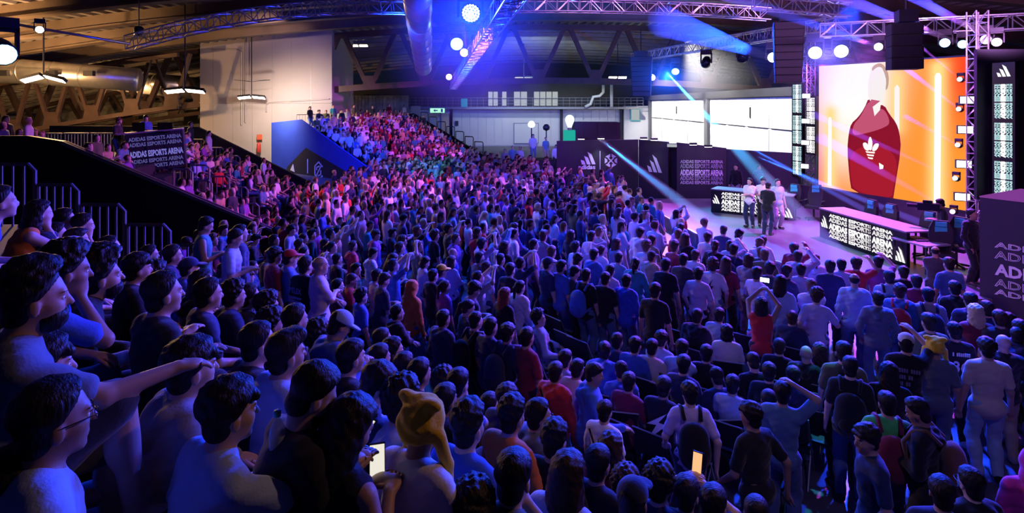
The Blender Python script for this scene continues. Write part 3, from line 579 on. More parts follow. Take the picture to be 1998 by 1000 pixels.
es2 = empty('exit_sign', (7.55, 26.6, 2.75), -.3, 'small pale lit sign over the dark gap between partitions', 'sign'); MB().box((-.25, -.04, 0), (.25, .04, .2)).build('case', 'dark_metal', es2); MB().box((-.22, -.05, .03), (.22, -.04, .17)).build('lit_face', 'window_light', es2)
cb = empty('control_booth', (5.2, 32.5, 0), 0, 'tall dark control booth standing behind the logo partition', 'booth')
MB().box((-1.6, 0, 0), (1.05, 1.4, 3.75)).build('booth_body', 'partition', cb)
for x in (-.72, .12): MB().box((x - .36, -.05, .2), (x + .36, 0, 3.7)).build('booth_panel', 'partition', cb)
tq = tag(MB().box((2.75, 29.6, 2.55), (3.33, 30.2, 3.42)).build('glowing_cube', 'cube_teal'), 'glowing teal cube under the bulb prop', 'cube')
MB().box((2.65, 29.5, 0), (3.43, 30.3, 2.5)).build('plinth', 'black_matte', tq)
bl = empty('bulb_prop', (3.06, 29.9, 3.43), 0, 'glowing bulb shaped prop on the teal cube', 'lamp')
lathe([(.09, 0), (.10, .12), (.12, .2), (.21, .42), (.24, .55), (.2, .7), (.1, .78), (.02, .8)], 14).build('bulb', 'bulb_glow', bl, True); lathe([(.11, -.01), (.12, .1), (.10, .14)], 12).build('bulb_base', 'grey_metal', bl)
# spot lamps clipped on the partitions
for i, (x, y, d, lb) in enumerate(((1170, 269, 27.6, 'bright clip lamp on top of the logo partition'), (1132, 270, 27.4, 'dim clip lamp near the left end of the logo partition'), (1252, 270, 27.4, 'clip lamp above the half stripe logo'), (1272, 272, 27.2, 'clip lamp beside the dark gap between partitions'), (1347, 281, 26.2, 'left clip lamp above the faint white lettering'), (1376, 285, 26.2, 'right clip lamp above the faint white lettering'))):
    r = empty('clip_lamp', at(x, y, d), 0, lb, 'lamp', 'clip lamps on the partitions'); MB().bar((0, .1, -.02), (0, -.35, .06), .03).build('arm', 'dark_metal', r); MB().box((-.16, -.48, .0), (.16, -.34, .09)).build('lamp_head', 'dark_metal', r); MB().box((-.15, -.47, -.015), (.15, -.35, -.001)).build('lamp_face', 'lamp_white', r)
    if i in (0, 3, 4): spot('clip_lamp_light', at(x, y, d) + Vector((0, -.42, -.05)), at(x, y, d) + Vector((0, .1, -2.5)), (.8, .9, 1), 60 if i == 0 else 25, 75, .8, .05)
# ---------------------------------------------------------------- rigging
def box_truss(a, b_, w, label, name='lighting_truss', pw=None, cat='truss', arc=0.0):
    a, b_ = Vector(a), Vector(b_); r = empty(name, a, 0, label, cat); d = b_ - a; L = d.length; t = d.normalized(); u = Vector((0, 0, 1)) if abs(t.z) < .8 else Vector((0, 1, 0))
    sx = t.cross(u).normalized() * w / 2; sz = sx.cross(t).normalized() * w / 2; pw = pw or w; n = max(2, round(L / pw)); cr = w * .06
    P = lambda i: d * (i / n) + Vector((0, 0, arc * 4 * (i / n) * (1 - i / n)))
    for (i, j) in ((-1, -1), (1, -1), (1, 1), (-1, 1)): MB().tube([P(k) + i * sx + j * sz for k in range(n + 1)] if arc else [i * sx + j * sz, d + i * sx + j * sz], cr, 6).build('chord', 'truss_alu', r)
    m = MB()
    for k in range(n):
        for (i, j, i2, j2) in ((-1, -1, -1, 1), (1, -1, 1, 1), (-1, 1, 1, 1), (-1, -1, 1, -1)):
            p, q_ = P(k) + i * sx + j * sz, P(k + 1) + i2 * sx + j2 * sz
            if k % 2: p, q_ = P(k + 1) + i * sx + j * sz, P(k) + i2 * sx + j2 * sz
            m.tube([p, q_], cr * .6, 4, False)
            m.tube([P(k) + i * sx + j * sz, P(k) + i2 * sx + j2 * sz], cr * .6, 4, False)
    m.build('lacing', 'truss_alu', r)
    return r
box_truss(at(252, 84, 22), at(790, 14, 22), .50, 'long aluminium lighting truss at the upper left', arc=.45)
box_truss(at(1000, 12, 23), at(1500, 28, 23), .46, 'aluminium truss across the top centre beside the blue beam', arc=.12)
box_truss(at(1238, 112, 40), at(1640, 44, 21.8), .52, 'purple lit truss carrying moving heads before the doors')
box_truss(at(1470, 4, 17), at(1660, 20, 16.4), .40, 'orange lit truss at the top edge above the screen truss')
box_truss(at(1600, 60, 21.6), at(2050, 40, 18.5), .50, 'truss running above the big screen to the right edge')
box_truss(at(1012, -30, 15), at(884, 168, 45), .55, 'blue lit truss descending beside the big round lamp')
for (x, d, lb) in ((1907, 17.0, 'vertical truss tower right of the big screen'), (1578, 24.6, 'vertical truss tower between screen and slim light column')):
    p = at(x, 300, d); box_truss((p.x, p.y, .45), (p.x, p.y, 7.6), .36, lb, 'truss_tower')
MH = None
def moving_head(p, aim, lens, label, s=1.0, group='moving head lamps on the trusses'):
    global MH
    r = empty('moving_head', p, 0, label, 'stage lamp', group)
    d = (Vector(aim) - Vector(p)).normalized(); rz = math.atan2(-d.x, d.y)
    R = Matrix.Rotation(rz, 4, 'Z') @ Matrix.Scale(s, 4)
    if MH is None:
        MH = dict(base=MB().box((-.17, -.13, .28), (.17, .13, .42)).mesh('base', 'dark_metal'), yoke=MB().box((-.19, -.05, -.06), (-.155, .05, .30)).box((.155, -.05, -.06), (.19, .05, .30)).box((-.19, -.05, .24), (.19, .05, .29)).mesh('yoke', 'dark_metal'),
                  head=lathe([(.06, -.20), (.12, -.17), (.145, -.05), (.15, .14), (.155, .19), (.14, .20)], 14).mesh('head', 'dark_metal', True))
        for k, mt in (('w', 'lens_white'), ('b', 'lens_blue'), ('p', 'lens_pink'), ('o', 'lens_glass')): MH[k] = lathe([(.135, .195), (.135, .205), (.09, .222), (.01, .23)], 14).mesh('lens', mt, True)
    obj('clamp_base', MH['base'], r, R); obj('yoke', MH['yoke'], r, R)
    el = math.asin(max(-1, min(1, d.z))); h = obj('lamp_head', MH['head'], r, R @ Matrix.Rotation(el, 4, 'X') @ Matrix.Rotation(-math.pi / 2, 4, 'X'))
    l = obj('lens', MH[lens], h)
    return r
CAMP = Vector((0, 0, CH))
bigr = moving_head(at(918, 26, 19), CAMP + Vector((.5, 0, .2)), 'w', 'big round many lens lamp glaring at the top centre', 2.35, None)
hd = [c for c in bigr.children if c.name.startswith('lamp_head')][0]; hd.children[0].data = lathe([(.135, .195), (.135, .205), (.09, .212), (.01, .214)], 14).mesh('lens', 'lens_glass', True)
b = MB()                  # the cluster of small lenses on the big lamp
for ring, n in ((0, 1), (.036, 6), (.072, 12), (.108, 18)):
    for k in range(n):
        a = 2 * math.pi * k / n + ring * 9; px, py = ring * math.cos(a), ring * math.sin(a); i0 = len(b.v)
        b.v += [(px + .0155 * math.cos(t * math.pi / 4), py + .0155 * math.sin(t * math.pi / 4), .222) for t in range(8)]; b.f.append(tuple(range(i0, i0 + 8)))
lc = b.build('lens_cluster', 'lens_white', hd); lc['kind'] = 'stuff'
moving_head(at(893, 86, 25), at(820, 80, 15), 'b', 'cyan glowing moving head below the big round lamp', 2.0)
moving_head(at(906, 102, 28), at(880, 160, 15), 'p', 'pink moving head under the cyan glowing one', 1.5); moving_head(at(930, 92, 30), at(1000, 140, 15), 'p', 'magenta moving head on the descending blue truss', 1.5); moving_head(at(876, 150, 40), CAMP, 'p', 'small pink lamp at the low end of the descending truss', 1.6)
for i, (x, y, d, aim, ln, s, lb) in enumerate(((1275, 146, 36, (900, 700), 'w', 1.7, 'leftmost glowing moving head on the purple truss'), (1318, 135, 34, (1300, 600), 'b', 1.6, 'teal moving head second from the left on the purple truss'), (1378, 120, 31, (1200, 800), 'o', 1.6, 'dark wedge shaped moving head on the purple truss'), (1450, 108, 27.5, (1300, 800), 'o', 1.7, 'dark moving head left of the dotted blue one'),
        (1508, 112, 25, (1000, 500), 'w', 1.6, 'dotted white blue moving head near the truss end'), (1590, 103, 22, (1000, 500), 'w', 1.75, 'left of two glaring white lamps above the screen'), (1641, 100, 21.5, (1000, 500), 'w', 1.75, 'right of two glaring white lamps above the screen'), (1845, 84, 19, (1700, 40), 'b', 1.1, 'blue beam lamp on the right truss'), (1925, 78, 18.5, (1780, 0), 'p', 1.1, 'pink beam lamp on the right truss'), (1945, 80, 18, (1925, 300), 'p', 1.0, 'pink lamp shining down at the right truss end'), (1716, 92, 20, (1500, 20), 'w', 1.0, 'small white blue lamp between the speaker and the screen top'), (1880, 87, 18.8, (1700, 20), 'b', 1.0, 'small blue lamp right of the hanging speaker'), (0, 97, 14, (400, 600), 'b', 1.9, 'cyan glowing lamp at the left image edge'), (78, 58, 20, (0, 45), 'w', .9, 'small white lamp on the bar at the upper left'))):
    moving_head(at(x, y, d), CAMP + Vector((.5, 0, 0)) if aim == (1000, 500) else at(aim[0], aim[1], d * .55), ln, lb, s)
# lamps beside the screen
for i, (x, y, d) in enumerate(((1875, 156, 18.2), (1873, 214, 18.2), (1871, 284, 18.2), (1866, 349, 18.1), (1861, 414, 18.0))):
    moving_head(at(x, y, d), at(x - 200, y - 110, d * .8), 'bpwbp'[i] if i != 2 else 'p', 'thin beam lamp %s along the right edge of the screen' % ('highest', 'second from top', 'third from top', 'fourth from top', 'lowest')[i], .55, 'beam lamps beside the screen')
def strobe(p, s, label, grp):
    r = empty('strobe_lamp', p, -.5, label, 'stage lamp', grp); MB().box((-.22 * s, .0, -.14 * s), (.22 * s, .14, .14 * s)).build('housing', 'dark_metal', r); MB().box((-.19 * s, -.02, -.11 * s), (.19 * s, -.001, .11 * s)).build('glowing_face', 'lens_white', r)
for i, (x, y) in enumerate(((1888, 195), (1884, 253), (1881, 320), (1878, 384))): strobe(at(x, y, 17.6), .95, 'white square strobe %s on the tower right of the screen' % ('highest', 'second', 'third', 'lowest')[i], 'strobes right of the screen')
for i, (x, y) in enumerate(((1573, 187), (1572, 236), (1571, 278), (1570, 324))): strobe(at(x, y, 23.6), .75, 'white square strobe %s beside the slim light columns' % ('highest', 'second', 'third', 'lowest')[i], 'strobes left of the screen')
def led_column(x0, x1, y0, y1, d, label, nseg, colr, logo=False, skew=0.0):
    a, b_ = at(x0, y1, d), at(x1, y0, d - .4); r = empty('led_column', a, 0, label, 'screen'); w = (Vector((b_.x, b_.y)) - Vector((a.x, a.y))).length; h = b_.z - a.z
    F = frame((0, 0, 0), (b_.x - a.x, b_.y - a.y, 0), (0, 0, 1)); MB().box((-.12 * w, -.02, -.15), (1.12 * w, h + .02, 0)).build('column_board', 'screen_black', r, mw=F)
    H = h * (.86 if logo else 1.0); sh = H / nseg
    for k in range(nseg):
        FR = F @ Matrix.Translation((0, k * sh + .02, .01)) @ Matrix.Rotation(math.pi / 2, 4, 'Z') @ Matrix.Translation((0, -w, 0)); u = w / 5
        put_text('lettering', 'ADIDAS ESPORTS', 'led_white', FR, .03, 2.0 * u, 1.5 * u, r, sh - .1, bold=.015, z=.0)
        for q_, (yy, s_) in enumerate(((3.3, 1.1), (4.25, .9), (.95, 1.1), (.1, .9))): put_text('outline_lettering', 'ADIDAS ESPORTS', colr, FR, .03, yy * u, s_ * u, r, sh - .1, outline=.0045, z=.0)
    if logo: stripe_logo(F, w * .12, h * .90, w * .75, h * .09, 'led_white', r)
    return r
led_column(1940, 1976, 122, 384, 15.2, 'tall light column with vertical white lettering at the right edge', 3, 'led_cyan', True)
led_column(1547, 1564, 162, 342, 24.6, 'slim light column left of the screen with white lettering', 3, 'led_cyan')
led_column(1574, 1590, 188, 300, 24.0, 'shorter slim light column touching the left screen edge', 2, 'led_white')
bk = at(1930, 100, 15.6); MB().box((12.7, 15.4, 2.2), (14.4, 15.5, 6.3)).build('column_backdrop', 'partition', bpy.data.objects['lettered_wall'], mw=Matrix.Translation(-w0))
# speakers
def line_array(p, n, w, h, label, lean=.0, taper=0.0):
    r = empty('line_array_speaker', p, -.35, label, 'speaker'); z = 0; y = 0
    MB().box((-w * .3, -.1, .02), (w * .3, .35, .32)).build('flying_frame', 'dark_metal', r); MB().tube([(0, .1, .3), (0, .1, 1.6)], .03, 6).build('hoist_chain', 'dark_metal', r)
    for k in range(n):
        ww = w * (1 - taper * k / n); c = MB().prism([(-ww / 2, y, z), (ww / 2, y, z), (ww / 2, y + lean * h, z - h * .96), (-ww / 2, y + lean * h, z - h * .96)], (0, .55, 0)).build('cabinet', 'black_matte', r)
        MB().box((-ww * .46, y - .015 + lean * h * .5, z - h * .9), (ww * .46, y + lean * h * .5 - .001, z - h * .06)).build('grille', 'chair_black', c)
        z -= h; y += lean * h
line_array(at(1771, 44, 14), 4, .68, .29, 'black line array speaker hanging before the screen top')
line_array(at(1540, 42, 20), 8, 1.0, .27, 'dark tapering line array speaker left of the two white lamps', .10, .15)
line_array(at(1250, 110, 34), 8, 1.3, .30, 'blue lit drooping line array at the left end of the purple truss', .12, .2)
# thin bar with lamps, upper left
tag(MB().tube([at(-20, 38, 20), at(80, 56, 20), at(255, 86, 21.8)], .05, 8).build('rigging_bar', 'truss_alu', smooth=True), 'thin pale rigging bar crossing the upper left corner', 'bar')
for i, (x, y, d) in enumerate(((271, 62, 22.3), )):
    r = empty('chain_hoist', at(x, y, d), 0, 'dark chain hoist above the left end of the long truss', 'hoist'); lathe([(.1, -.18), (.17, -.1), (.17, .15), (.1, .22)], 10).build('motor', 'dark_metal', r, True); MB().tube([(0, 0, .2), (0, 0, 3)], .02, 5).build('chain', 'dark_metal', r)
# ---------------------------------------------------------------- people: implicit-surface bodies
class Field:
    """A small signed-distance grid that shapes are smoothly merged into."""
    def __init__(s, lo, hi, h):
        s.h = h; s.o = np.array(lo, np.float32)
        s.n = np.ceil((np.array(hi) - np.array(lo)) / h).astype(int) + 1
        s.a = np.full(tuple(s.n), 0.5, np.float32)
    def _win(s, lo, hi):
        i0 = np.clip(np.floor((np.array(lo) - s.o) / s.h).astype(int), 0, s.n - 1)
        i1 = np.clip(np.ceil((np.array(hi) - s.o) / s.h).astype(int) + 1, 1, s.n)
        if np.any(i1 <= i0): return None, None
        ax = [s.o[k] + s.h * np.arange(i0[k], i1[k], dtype=np.float32) for k in range(3)]
        return tuple(slice(i0[k], i1[k]) for k in range(3)), np.meshgrid(*ax, indexing='ij', sparse=True)
    def _mix(s, sl, d, k):
        a = s.a[sl]
        if k <= 0: s.a[sl] = np.minimum(a, d)
        else:
            hh = np.maximum(k - np.abs(a - d), 0) / k
            s.a[sl] = np.minimum(a, d) - hh * hh * k * 0.25
    def cone(s, a, b, ra, rb, k=0.03):
        a = np.array(a, np.float32); b = np.array(b, np.float32); m = max(ra, rb) + k + 2.5 * s.h
        sl, g = s._win(np.minimum(a, b) - m, np.maximum(a, b) + m)
        if sl is None: return
        ab = b - a; L = float(ab @ ab) + 1e-9
        px, py, pz = g[0] - a[0], g[1] - a[1], g[2] - a[2]
        t = np.clip((px * ab[0] + py * ab[1] + pz * ab[2]) / L, 0, 1)
        d = np.sqrt((px - t * ab[0]) ** 2 + (py - t * ab[1]) ** 2 + (pz - t * ab[2]) ** 2) - (ra + (rb - ra) * t)
        s._mix(sl, d, k)
    def ell(s, c, r, R=None, k=0.03, noise=None, cut=None, sub=False):
        c = np.array(c, np.float32); m = max(r) + k + 2.5 * s.h + (noise[0] if noise else 0)
        sl, g = s._win(c - m, c + m)
        if sl is None: return
        p = [g[0] - c[0], g[1] - c[1], g[2] - c[2]]
        if R is not None: p = [p[0] * R[0][i] + p[1] * R[1][i] + p[2] * R[2][i] for i in range(3)]
        k0 = np.sqrt((p[0] / r[0]) ** 2 + (p[1] / r[1]) ** 2 + (p[2] / r[2]) ** 2)
        k1 = np.sqrt((p[0] / r[0] ** 2) ** 2 + (p[1] / r[1] ** 2) ** 2 + (p[2] / r[2] ** 2) ** 2) + 1e-6
        d = k0 * (k0 - 1) / k1
        if noise:
            am, fr, ph = noise
            d = d + am * (np.sin(p[0] * fr + ph + 2.1 * np.sin(p[2] * fr * .7)) * np.sin(p[1] * fr * 1.1 + ph * 2) + .6 * np.sin(p[2] * fr * 1.3 + p[0] * fr * .8 + ph))
        for (nx, ny, nz, off) in (cut or ()):            # keep nx*x+ny*y+nz*z < off (local)
            d = np.maximum(d, p[0] * nx + p[1] * ny + p[2] * nz - off)
        if sub: s.a[sl] = np.maximum(s.a[sl], -d)
        else: s._mix(sl, d, k)
    def wrinkle(s, am, fr, ph=0.0):
        ax = [s.o[k] + s.h * np.arange(s.n[k], dtype=np.float32) for k in range(3)]
        x, y, z = np.meshgrid(*ax, indexing='ij', sparse=True)
        s.a += am * (np.sin(z * fr + 3 * np.sin(x * 9 + ph) + ph) * np.sin(x * fr * .5 + y * fr * .6 + ph) + .5 * np.sin(z * fr * 1.9 - x * fr + ph))
    def mesh(s):
        f = s.a; f[0] = f[-1] = .5; f[:, 0] = f[:, -1] = .5; f[:, :, 0] = f[:, :, -1] = .5
        neg = f < 0
        c = np.zeros(tuple(s.n - 1), np.int8); nx, ny, nz = s.n
        for i in (0, 1):
            for j in (0, 1):
                for k in (0, 1): c += neg[i:nx - 1 + i, j:ny - 1 + j, k:nz - 1 + k]
        act = (c > 0) & (c < 8)
        idx = np.full(act.shape, -1, np.int64); ci = np.argwhere(act); idx[act] = np.arange(len(ci))
        acc = np.zeros((len(ci), 3), np.float32); cnt = np.zeros(len(ci), np.float32)
        vals = {}
        for i in (0, 1):
            for j in (0, 1):
                for k in (0, 1): vals[(i, j, k)] = f[ci[:, 0] + i, ci[:, 1] + j, ci[:, 2] + k]
        for a in vals:
            for ax in range(3):
                if a[ax] == 0:
                    b = list(a); b[ax] = 1; b = tuple(b)
                    fa, fb = vals[a], vals[b]; m = (fa < 0) != (fb < 0)
                    t = np.where(m, fa / np.where(m, fa - fb, 1), 0)
                    for q in range(3): acc[:, q] += m * (a[q] + (t if q == ax else 0))
                    cnt += m
        v = (ci + acc / np.maximum(cnt, 1)[:, None]) * s.h + s.o
        quads = []
        for ax in range(3):
            o1, o2 = (ax + 1) % 3, (ax + 2) % 3
            sl0 = [slice(None)] * 3; sl1 = [slice(None)] * 3
            sl0[ax] = slice(0, -1); sl1[ax] = slice(1, None)
            A = neg[tuple(sl0)]; B = neg[tuple(sl1)]
            e = np.argwhere(A != B); sg = A[e[:, 0], e[:, 1], e[:, 2]]
            ok = (e[:, o1] > 0) & (e[:, o2] > 0) & (e[:, o1] < s.n[o1] - 1) & (e[:, o2] < s.n[o2] - 1)
            e = e[ok]; sg = sg[ok]
            def cell(d1, d2):
                q = e.copy(); q[:, o1] += d1; q[:, o2] += d2
                return idx[q[:, 0], q[:, 1], q[:, 2]]
            qd = np.stack([cell(-1, -1), cell(0, -1), cell(0, 0), cell(-1, 0)], 1)
            qd[~sg] = qd[~sg][:, ::-1]
            quads.append(qd)
        return v.astype(np.float32), np.concatenate(quads).astype(np.int32)

def np_mesh(name, v, q, mats, fmat=None, smooth=True):
    me = bpy.data.meshes.new(name)
    nq = len(q); per = q.shape[1]
    me.vertices.add(len(v)); me.vertices.foreach_set('co', np.ascontiguousarray(v, np.float32).ravel())
    me.loops.add(nq * per); me.loops.foreach_set('vertex_index', np.ascontiguousarray(q, np.int32).ravel())
    me.polygons.add(nq); me.polygons.foreach_set('loop_start', np.arange(0, nq * per, per, dtype=np.int32))
    if smooth: me.polygons.foreach_set('use_smooth', np.ones(nq, bool))
    for m in mats: me.materials.append(m)
    if fmat is not None: me.polygons.foreach_set('material_index', np.ascontiguousarray(fmat, np.int32))
    me.update(calc_edges=True)
    return me

def rotm(pitch=0, yaw=0, roll=0):
    """local axes as columns: x right, y forward, z up; pitch>0 looks down, yaw>0 turns to its left"""
    p, w, r = math.radians(-pitch), math.radians(yaw), math.radians(roll)
    return np.array(Matrix.Rotation(w, 3, 'Z') @ Matrix.Rotation(p, 3, 'X') @ Matrix.Rotation(r, 3, 'Y'))

def ik(a, b, l1, l2, hint):
    a, b = np.array(a, float), np.array(b, float); d = b - a; L = np.linalg.norm(d)
    Lc = min(L, (l1 + l2) * .995); d = d / max(L, 1e-6); b = a + d * Lc
    x = (l1 * l1 - l2 * l2 + Lc * Lc) / (2 * Lc); hh = math.sqrt(max(l1 * l1 - x * x, 0))
    hn = np.array(hint, float); hn = hn - d * (hn @ d); hn /= max(np.linalg.norm(hn), 1e-6)
    return a + d * x + hn * hh, b

ST = dict(hip=(0, 0, .93), lean=0, hp=4, hy=0, fl=(-.10, 0), fr=(.10, 0))
SI = dict(hip=(0, .02, .55), lean=8, hp=2, hy=0, sit=1, fl=(-.12, .46), fr=(.12, .46))
def mk(b, **k):
    d = dict(b); d.update(k); return d
POSES = {   # hl / hr: where the wrists are
    'stand': mk(ST, hl=(-.26, .04, .86), hr=(.26, .06, .86)),
    'pocket': mk(ST, hl=(-.22, .10, .90), hr=(.22, .10, .90), el=(-1, -.8, 0), er=(1, -.8, 0), hp=0, hy=10, lean=-2),
    'phone': mk(ST, hl=(-.05, .26, 1.17), hr=(.07, .28, 1.17), hp=24, lean=5),
    'folded': mk(ST, hl=(.13, .21, 1.15), hr=(-.12, .24, 1.19), el=(-1, 0, -1), er=(1, 0, -1), hp=2, hy=-8),
    'film': mk(ST, hl=(-.07, .27, 1.76), hr=(.07, .27, 1.76), el=(-1, .2, -.3), er=(1, .2, -.3), hp=-8, lean=-3),
    'one_up': mk(ST, hl=(-.25, .05, .87), hr=(.12, .32, 1.68), er=(1, 0, -.6), hp=-4, hy=-6),
    'on_head': mk(ST, hl=(-.24, .08, .9), hr=(.10, .04, 1.73), er=(1, .15, .2), hp=6, hy=6),
    'stride': mk(ST, hl=(-.25, .22, .95), hr=(.25, -.14, .92), lean=6, fl=(-.09, -.30), fr=(.09, .28), hp=8, hy=12),
    'reach': mk(ST, hl=(-.25, -.05, .88), hr=(.24, .36, 1.12), lean=5, fl=(-.10, .16), fr=(.11, -.12), hp=12, hy=-10),
    'sit': mk(SI, hl=(-.13, .36, .66), hr=(.13, .36, .66)),
    'sit_forward': mk(SI, lean=30, hl=(-.05, .46, .66), hr=(.06, .48, .64), hp=-6),
    'sit_chin': mk(SI, lean=24, hl=(-.14, .40, .65), hr=(.045, .335, 1.04), er=(.6, .3, -1), hp=4, hy=4),
    'sit_phone': mk(SI, lean=20, hl=(-.05, .40, .83), hr=(.06, .42, .83), hp=30, hy=-4),
    'sit_folded': mk(SI, lean=4, hl=(.12, .24, .86), hr=(-.12, .26, .90), hp=0, hy=-6),
    'sit_knee': mk(SI, lean=14, hl=(-.16, .32, .68), hr=(.16, .62, .86), er=(.4, -.2, -1), kr=(.15, .42, .80), fr=(.14, .50), fz=.23, hp=2, hy=-4),
    'sit_film': mk(SI, lean=10, hl=(-.07, .34, 1.20), hr=(.07, .34, 1.20), el=(-1, 0, -.6), er=(1, 0, -.6), hp=0),
    'sit_slouch': mk(SI, lean=-12, hl=(-.16, .28, .68), hr=(.20, .20, .66), fl=(-.15, .60), fr=(.13, .55), hp=-2, hy=-12),
}
SK = {}
def skel(pose):
    if pose in SK: return SK[pose]
    P = POSES[pose]; hip = np.array(P['hip'], float); T = rotm(P['lean'])
    J = {'P': P, 'hip': hip, 'T': T}
    tp = lambda x, y, z: hip + T @ np.array((x, y, z))
    J['waist'] = tp(0, 0, .15); J['chest'] = tp(0, 0, .36); J['neck'] = tp(0, -.012, .53)
    N2 = (T + np.eye(3)) / 2
    J['hc'] = J['neck'] + N2 @ np.array((0, .035, .142)); J['HR'] = rotm(P['hp'] + P['lean'] * .15, P['hy'])
    for s, n in ((-1, 'l'), (1, 'r')):
        sh = tp(s * .168, -.012, .470); J['sh' + n] = sh
        e, w = ik(sh, P['h' + n], .285, .265, P.get('e' + n, (s * .7, -1, -.4)))
        J['el' + n] = e; J['wr' + n] = w
        hj = hip + np.array((s * .092, 0, -.02)); J['hj' + n] = hj
        fx, fy = P['f' + n]; fz = P.get('fz', 0) if n == 'r' else 0
        ank = np.array((fx, fy - .02, .085 + fz)); 
        k, ank2 = ik(hj, ank, .445, .425, (s * .12, 1, .35 if P.get('sit') else .05))
        if 'k' + n in P: k = np.array(P['k' + n])
        J['kn' + n] = k; J['an' + n] = ank
        J['toe' + n] = ank + np.array((s * .035, .155, -.045))
    SK[pose] = J
    return J

def hands(J, side):
    """palm + five bent fingers (open tubes rooted in the palm)"""
    w, e = J['wr' + side], J['el' + side]; s = -1 if side == 'l' else 1
    d = w - e; d = d / np.linalg.norm(d)
    d = d + np.array((0, .35, -.12)) * (1 if J['P'].get('sit') or J['wr' + side][2] > 1 else .25); d /= np.linalg.norm(d)
    side_v = np.cross(d, (0, 0, 1.0)); 
    if np.linalg.norm(side_v) < .3: side_v = np.cross(d, (1.0, 0, 0)) if abs(d[2]) < .9 else np.array((0., 1, 0))
    side_v /= np.linalg.norm(side_v); nrm = np.cross(side_v, d)
    if nrm[2] > 0 or abs(nrm[2]) < .2: nrm = -nrm if nrm[2] > 0 else nrm
    V, Q = [], []
    def tube(pts, rad):
        base = len(V); n = 6
        for i, (p, r) in enumerate(zip(pts, rad)):
            t = (pts[min(i + 1, len(pts) - 1)] - pts[max(i - 1, 0)]); t = t / np.linalg.norm(t)
            u = np.cross(t, nrm + .01); u /= np.linalg.norm(u); v = np.cross(t, u)
            for k in range(n):
                an = 2 * math.pi * k / n; V.append(p + r * (math.cos(an) * u + math.sin(an) * v))
        for i in range(len(pts) - 1):
            for k in range(n): Q.append((base + i * n + k, base + i * n + (k + 1) % n, base + (i + 1) * n + (k + 1) % n, base + (i + 1) * n + k))
        b = base + (len(pts) - 1) * n; Q.append((b, b + 1, b + 2, b + 5)); Q.append((b + 2, b + 3, b + 4, b + 5))
    for i, ln in enumerate((.066, .076, .071, .056)):
        off = (-.030 + .020 * i) * s
        p = w + d * .078 + side_v * off; pts = [p]; dd = d
        for q, fr in enumerate((.45, .32, .23)):
            a = .32 + .30 * q; dd = d * math.cos(a) + nrm * math.sin(a)
            p = p + dd * ln * fr; pts.append(p)
        tube(pts, (.0095, .0095, .0085, .006))
    p = w + d * .028 - side_v * .026 * s; tube([p, p + (d * .6 - side_v * s * .7) * .034, p + (d * .95 - side_v * s * .55 + nrm * .2) * .06, p + (d * 1.2 - side_v * s * .5 + nrm * .4) * .075], (.014, .012, .0105, .007))
    return d, side_v, nrm, V, Q

def head_shapes(F, J, fine):
    c, R = J['hc'], J['HR']; w = lambda x, y, z: c + R @ np.array((x, y, z))
    F.cone(J['neck'] + np.array((0, 0, -.03)), w(0, -.025, -.06), .062, .052, .02)
    F.ell(w(0, -.014, .036), (.075, .096, .086), R, .02)
    F.ell(w(0, .028, -.040), (.058, .062, .068), R, .035)
    F.ell(w(0, .066, -.092), (.026, .022, .018), R, .025)
    if fine:
        F.cone(w(-.035, .076, .032), w(.035, .076, .032), .012, .012, .02)
        F.cone(w(0, .088, .018), w(0, .106, -.018), .008, .013, .012)
        F.cone(w(-.016, .080, -.052), w(.016, .080, -.052), .010, .010, .012)
        for s in (-1, 1):
            F.ell(w(s * .034, .046, -.018), (.026, .034, .024), R, .025)
            F.ell(w(s * .076, -.008, -.012), (.010, .022, .032), R, .008)
            F.ell(w(s * .033, .092, .010), (.013, .010, .008), R, 0, sub=True)

def torso(F, J, inf, k=.05, hem=0.0):
    T, h = J['T'], J['hip']; w = lambda x, y, z: h + T @ np.array((x, y, z))
    F.ell(w(0, .0, .02 + hem), (.165 + inf, .118 + inf, .135 + inf), T, k)
    F.ell(w(0, .01, .17), (.148 + inf, .108 + inf, .17), T, k)
    F.ell(w(0, 0, .355), (.168 + inf, .118 + inf, .185), T, k)
    F.cone(w(-.130, -.015, .462), w(.130, -.015, .462), .056 + inf, .056 + inf, k); F.cone(w(-.10, -.018, .49), w(.10, -.018, .49), .048 + inf, .048 + inf, k)
    F.cone(w(0, -.012, .46), J['neck'] + T @ np.array((0, 0, -.01)), .085 + inf * .5, .058 + inf * .4, .04)

def bounds(J, kind):
    keys = {'body': ['hc', 'elr', 'ell', 'wrr', 'wrl', 'anr', 'anl', 'knl', 'knr', 'toel', 'toer', 'chest', 'hip'],
            'top': ['hip', 'neck', 'shl', 'shr', 'ell', 'elr', 'wrl', 'wrr', 'chest'], 'bottom': ['hip', 'waist', 'knl', 'knr', 'anl', 'anr'],
            'shoes': ['anl', 'anr', 'toel', 'toer']}[kind]
    a = np.array([J[k] for k in keys]); m = .24 if kind != 'shoes' else .12
    lo, hi = a.min(0) - m, a.max(0) + m
    if kind == 'body': hi[2] -= .06; lo[2] = max(lo[2], -.02)
    return lo, hi

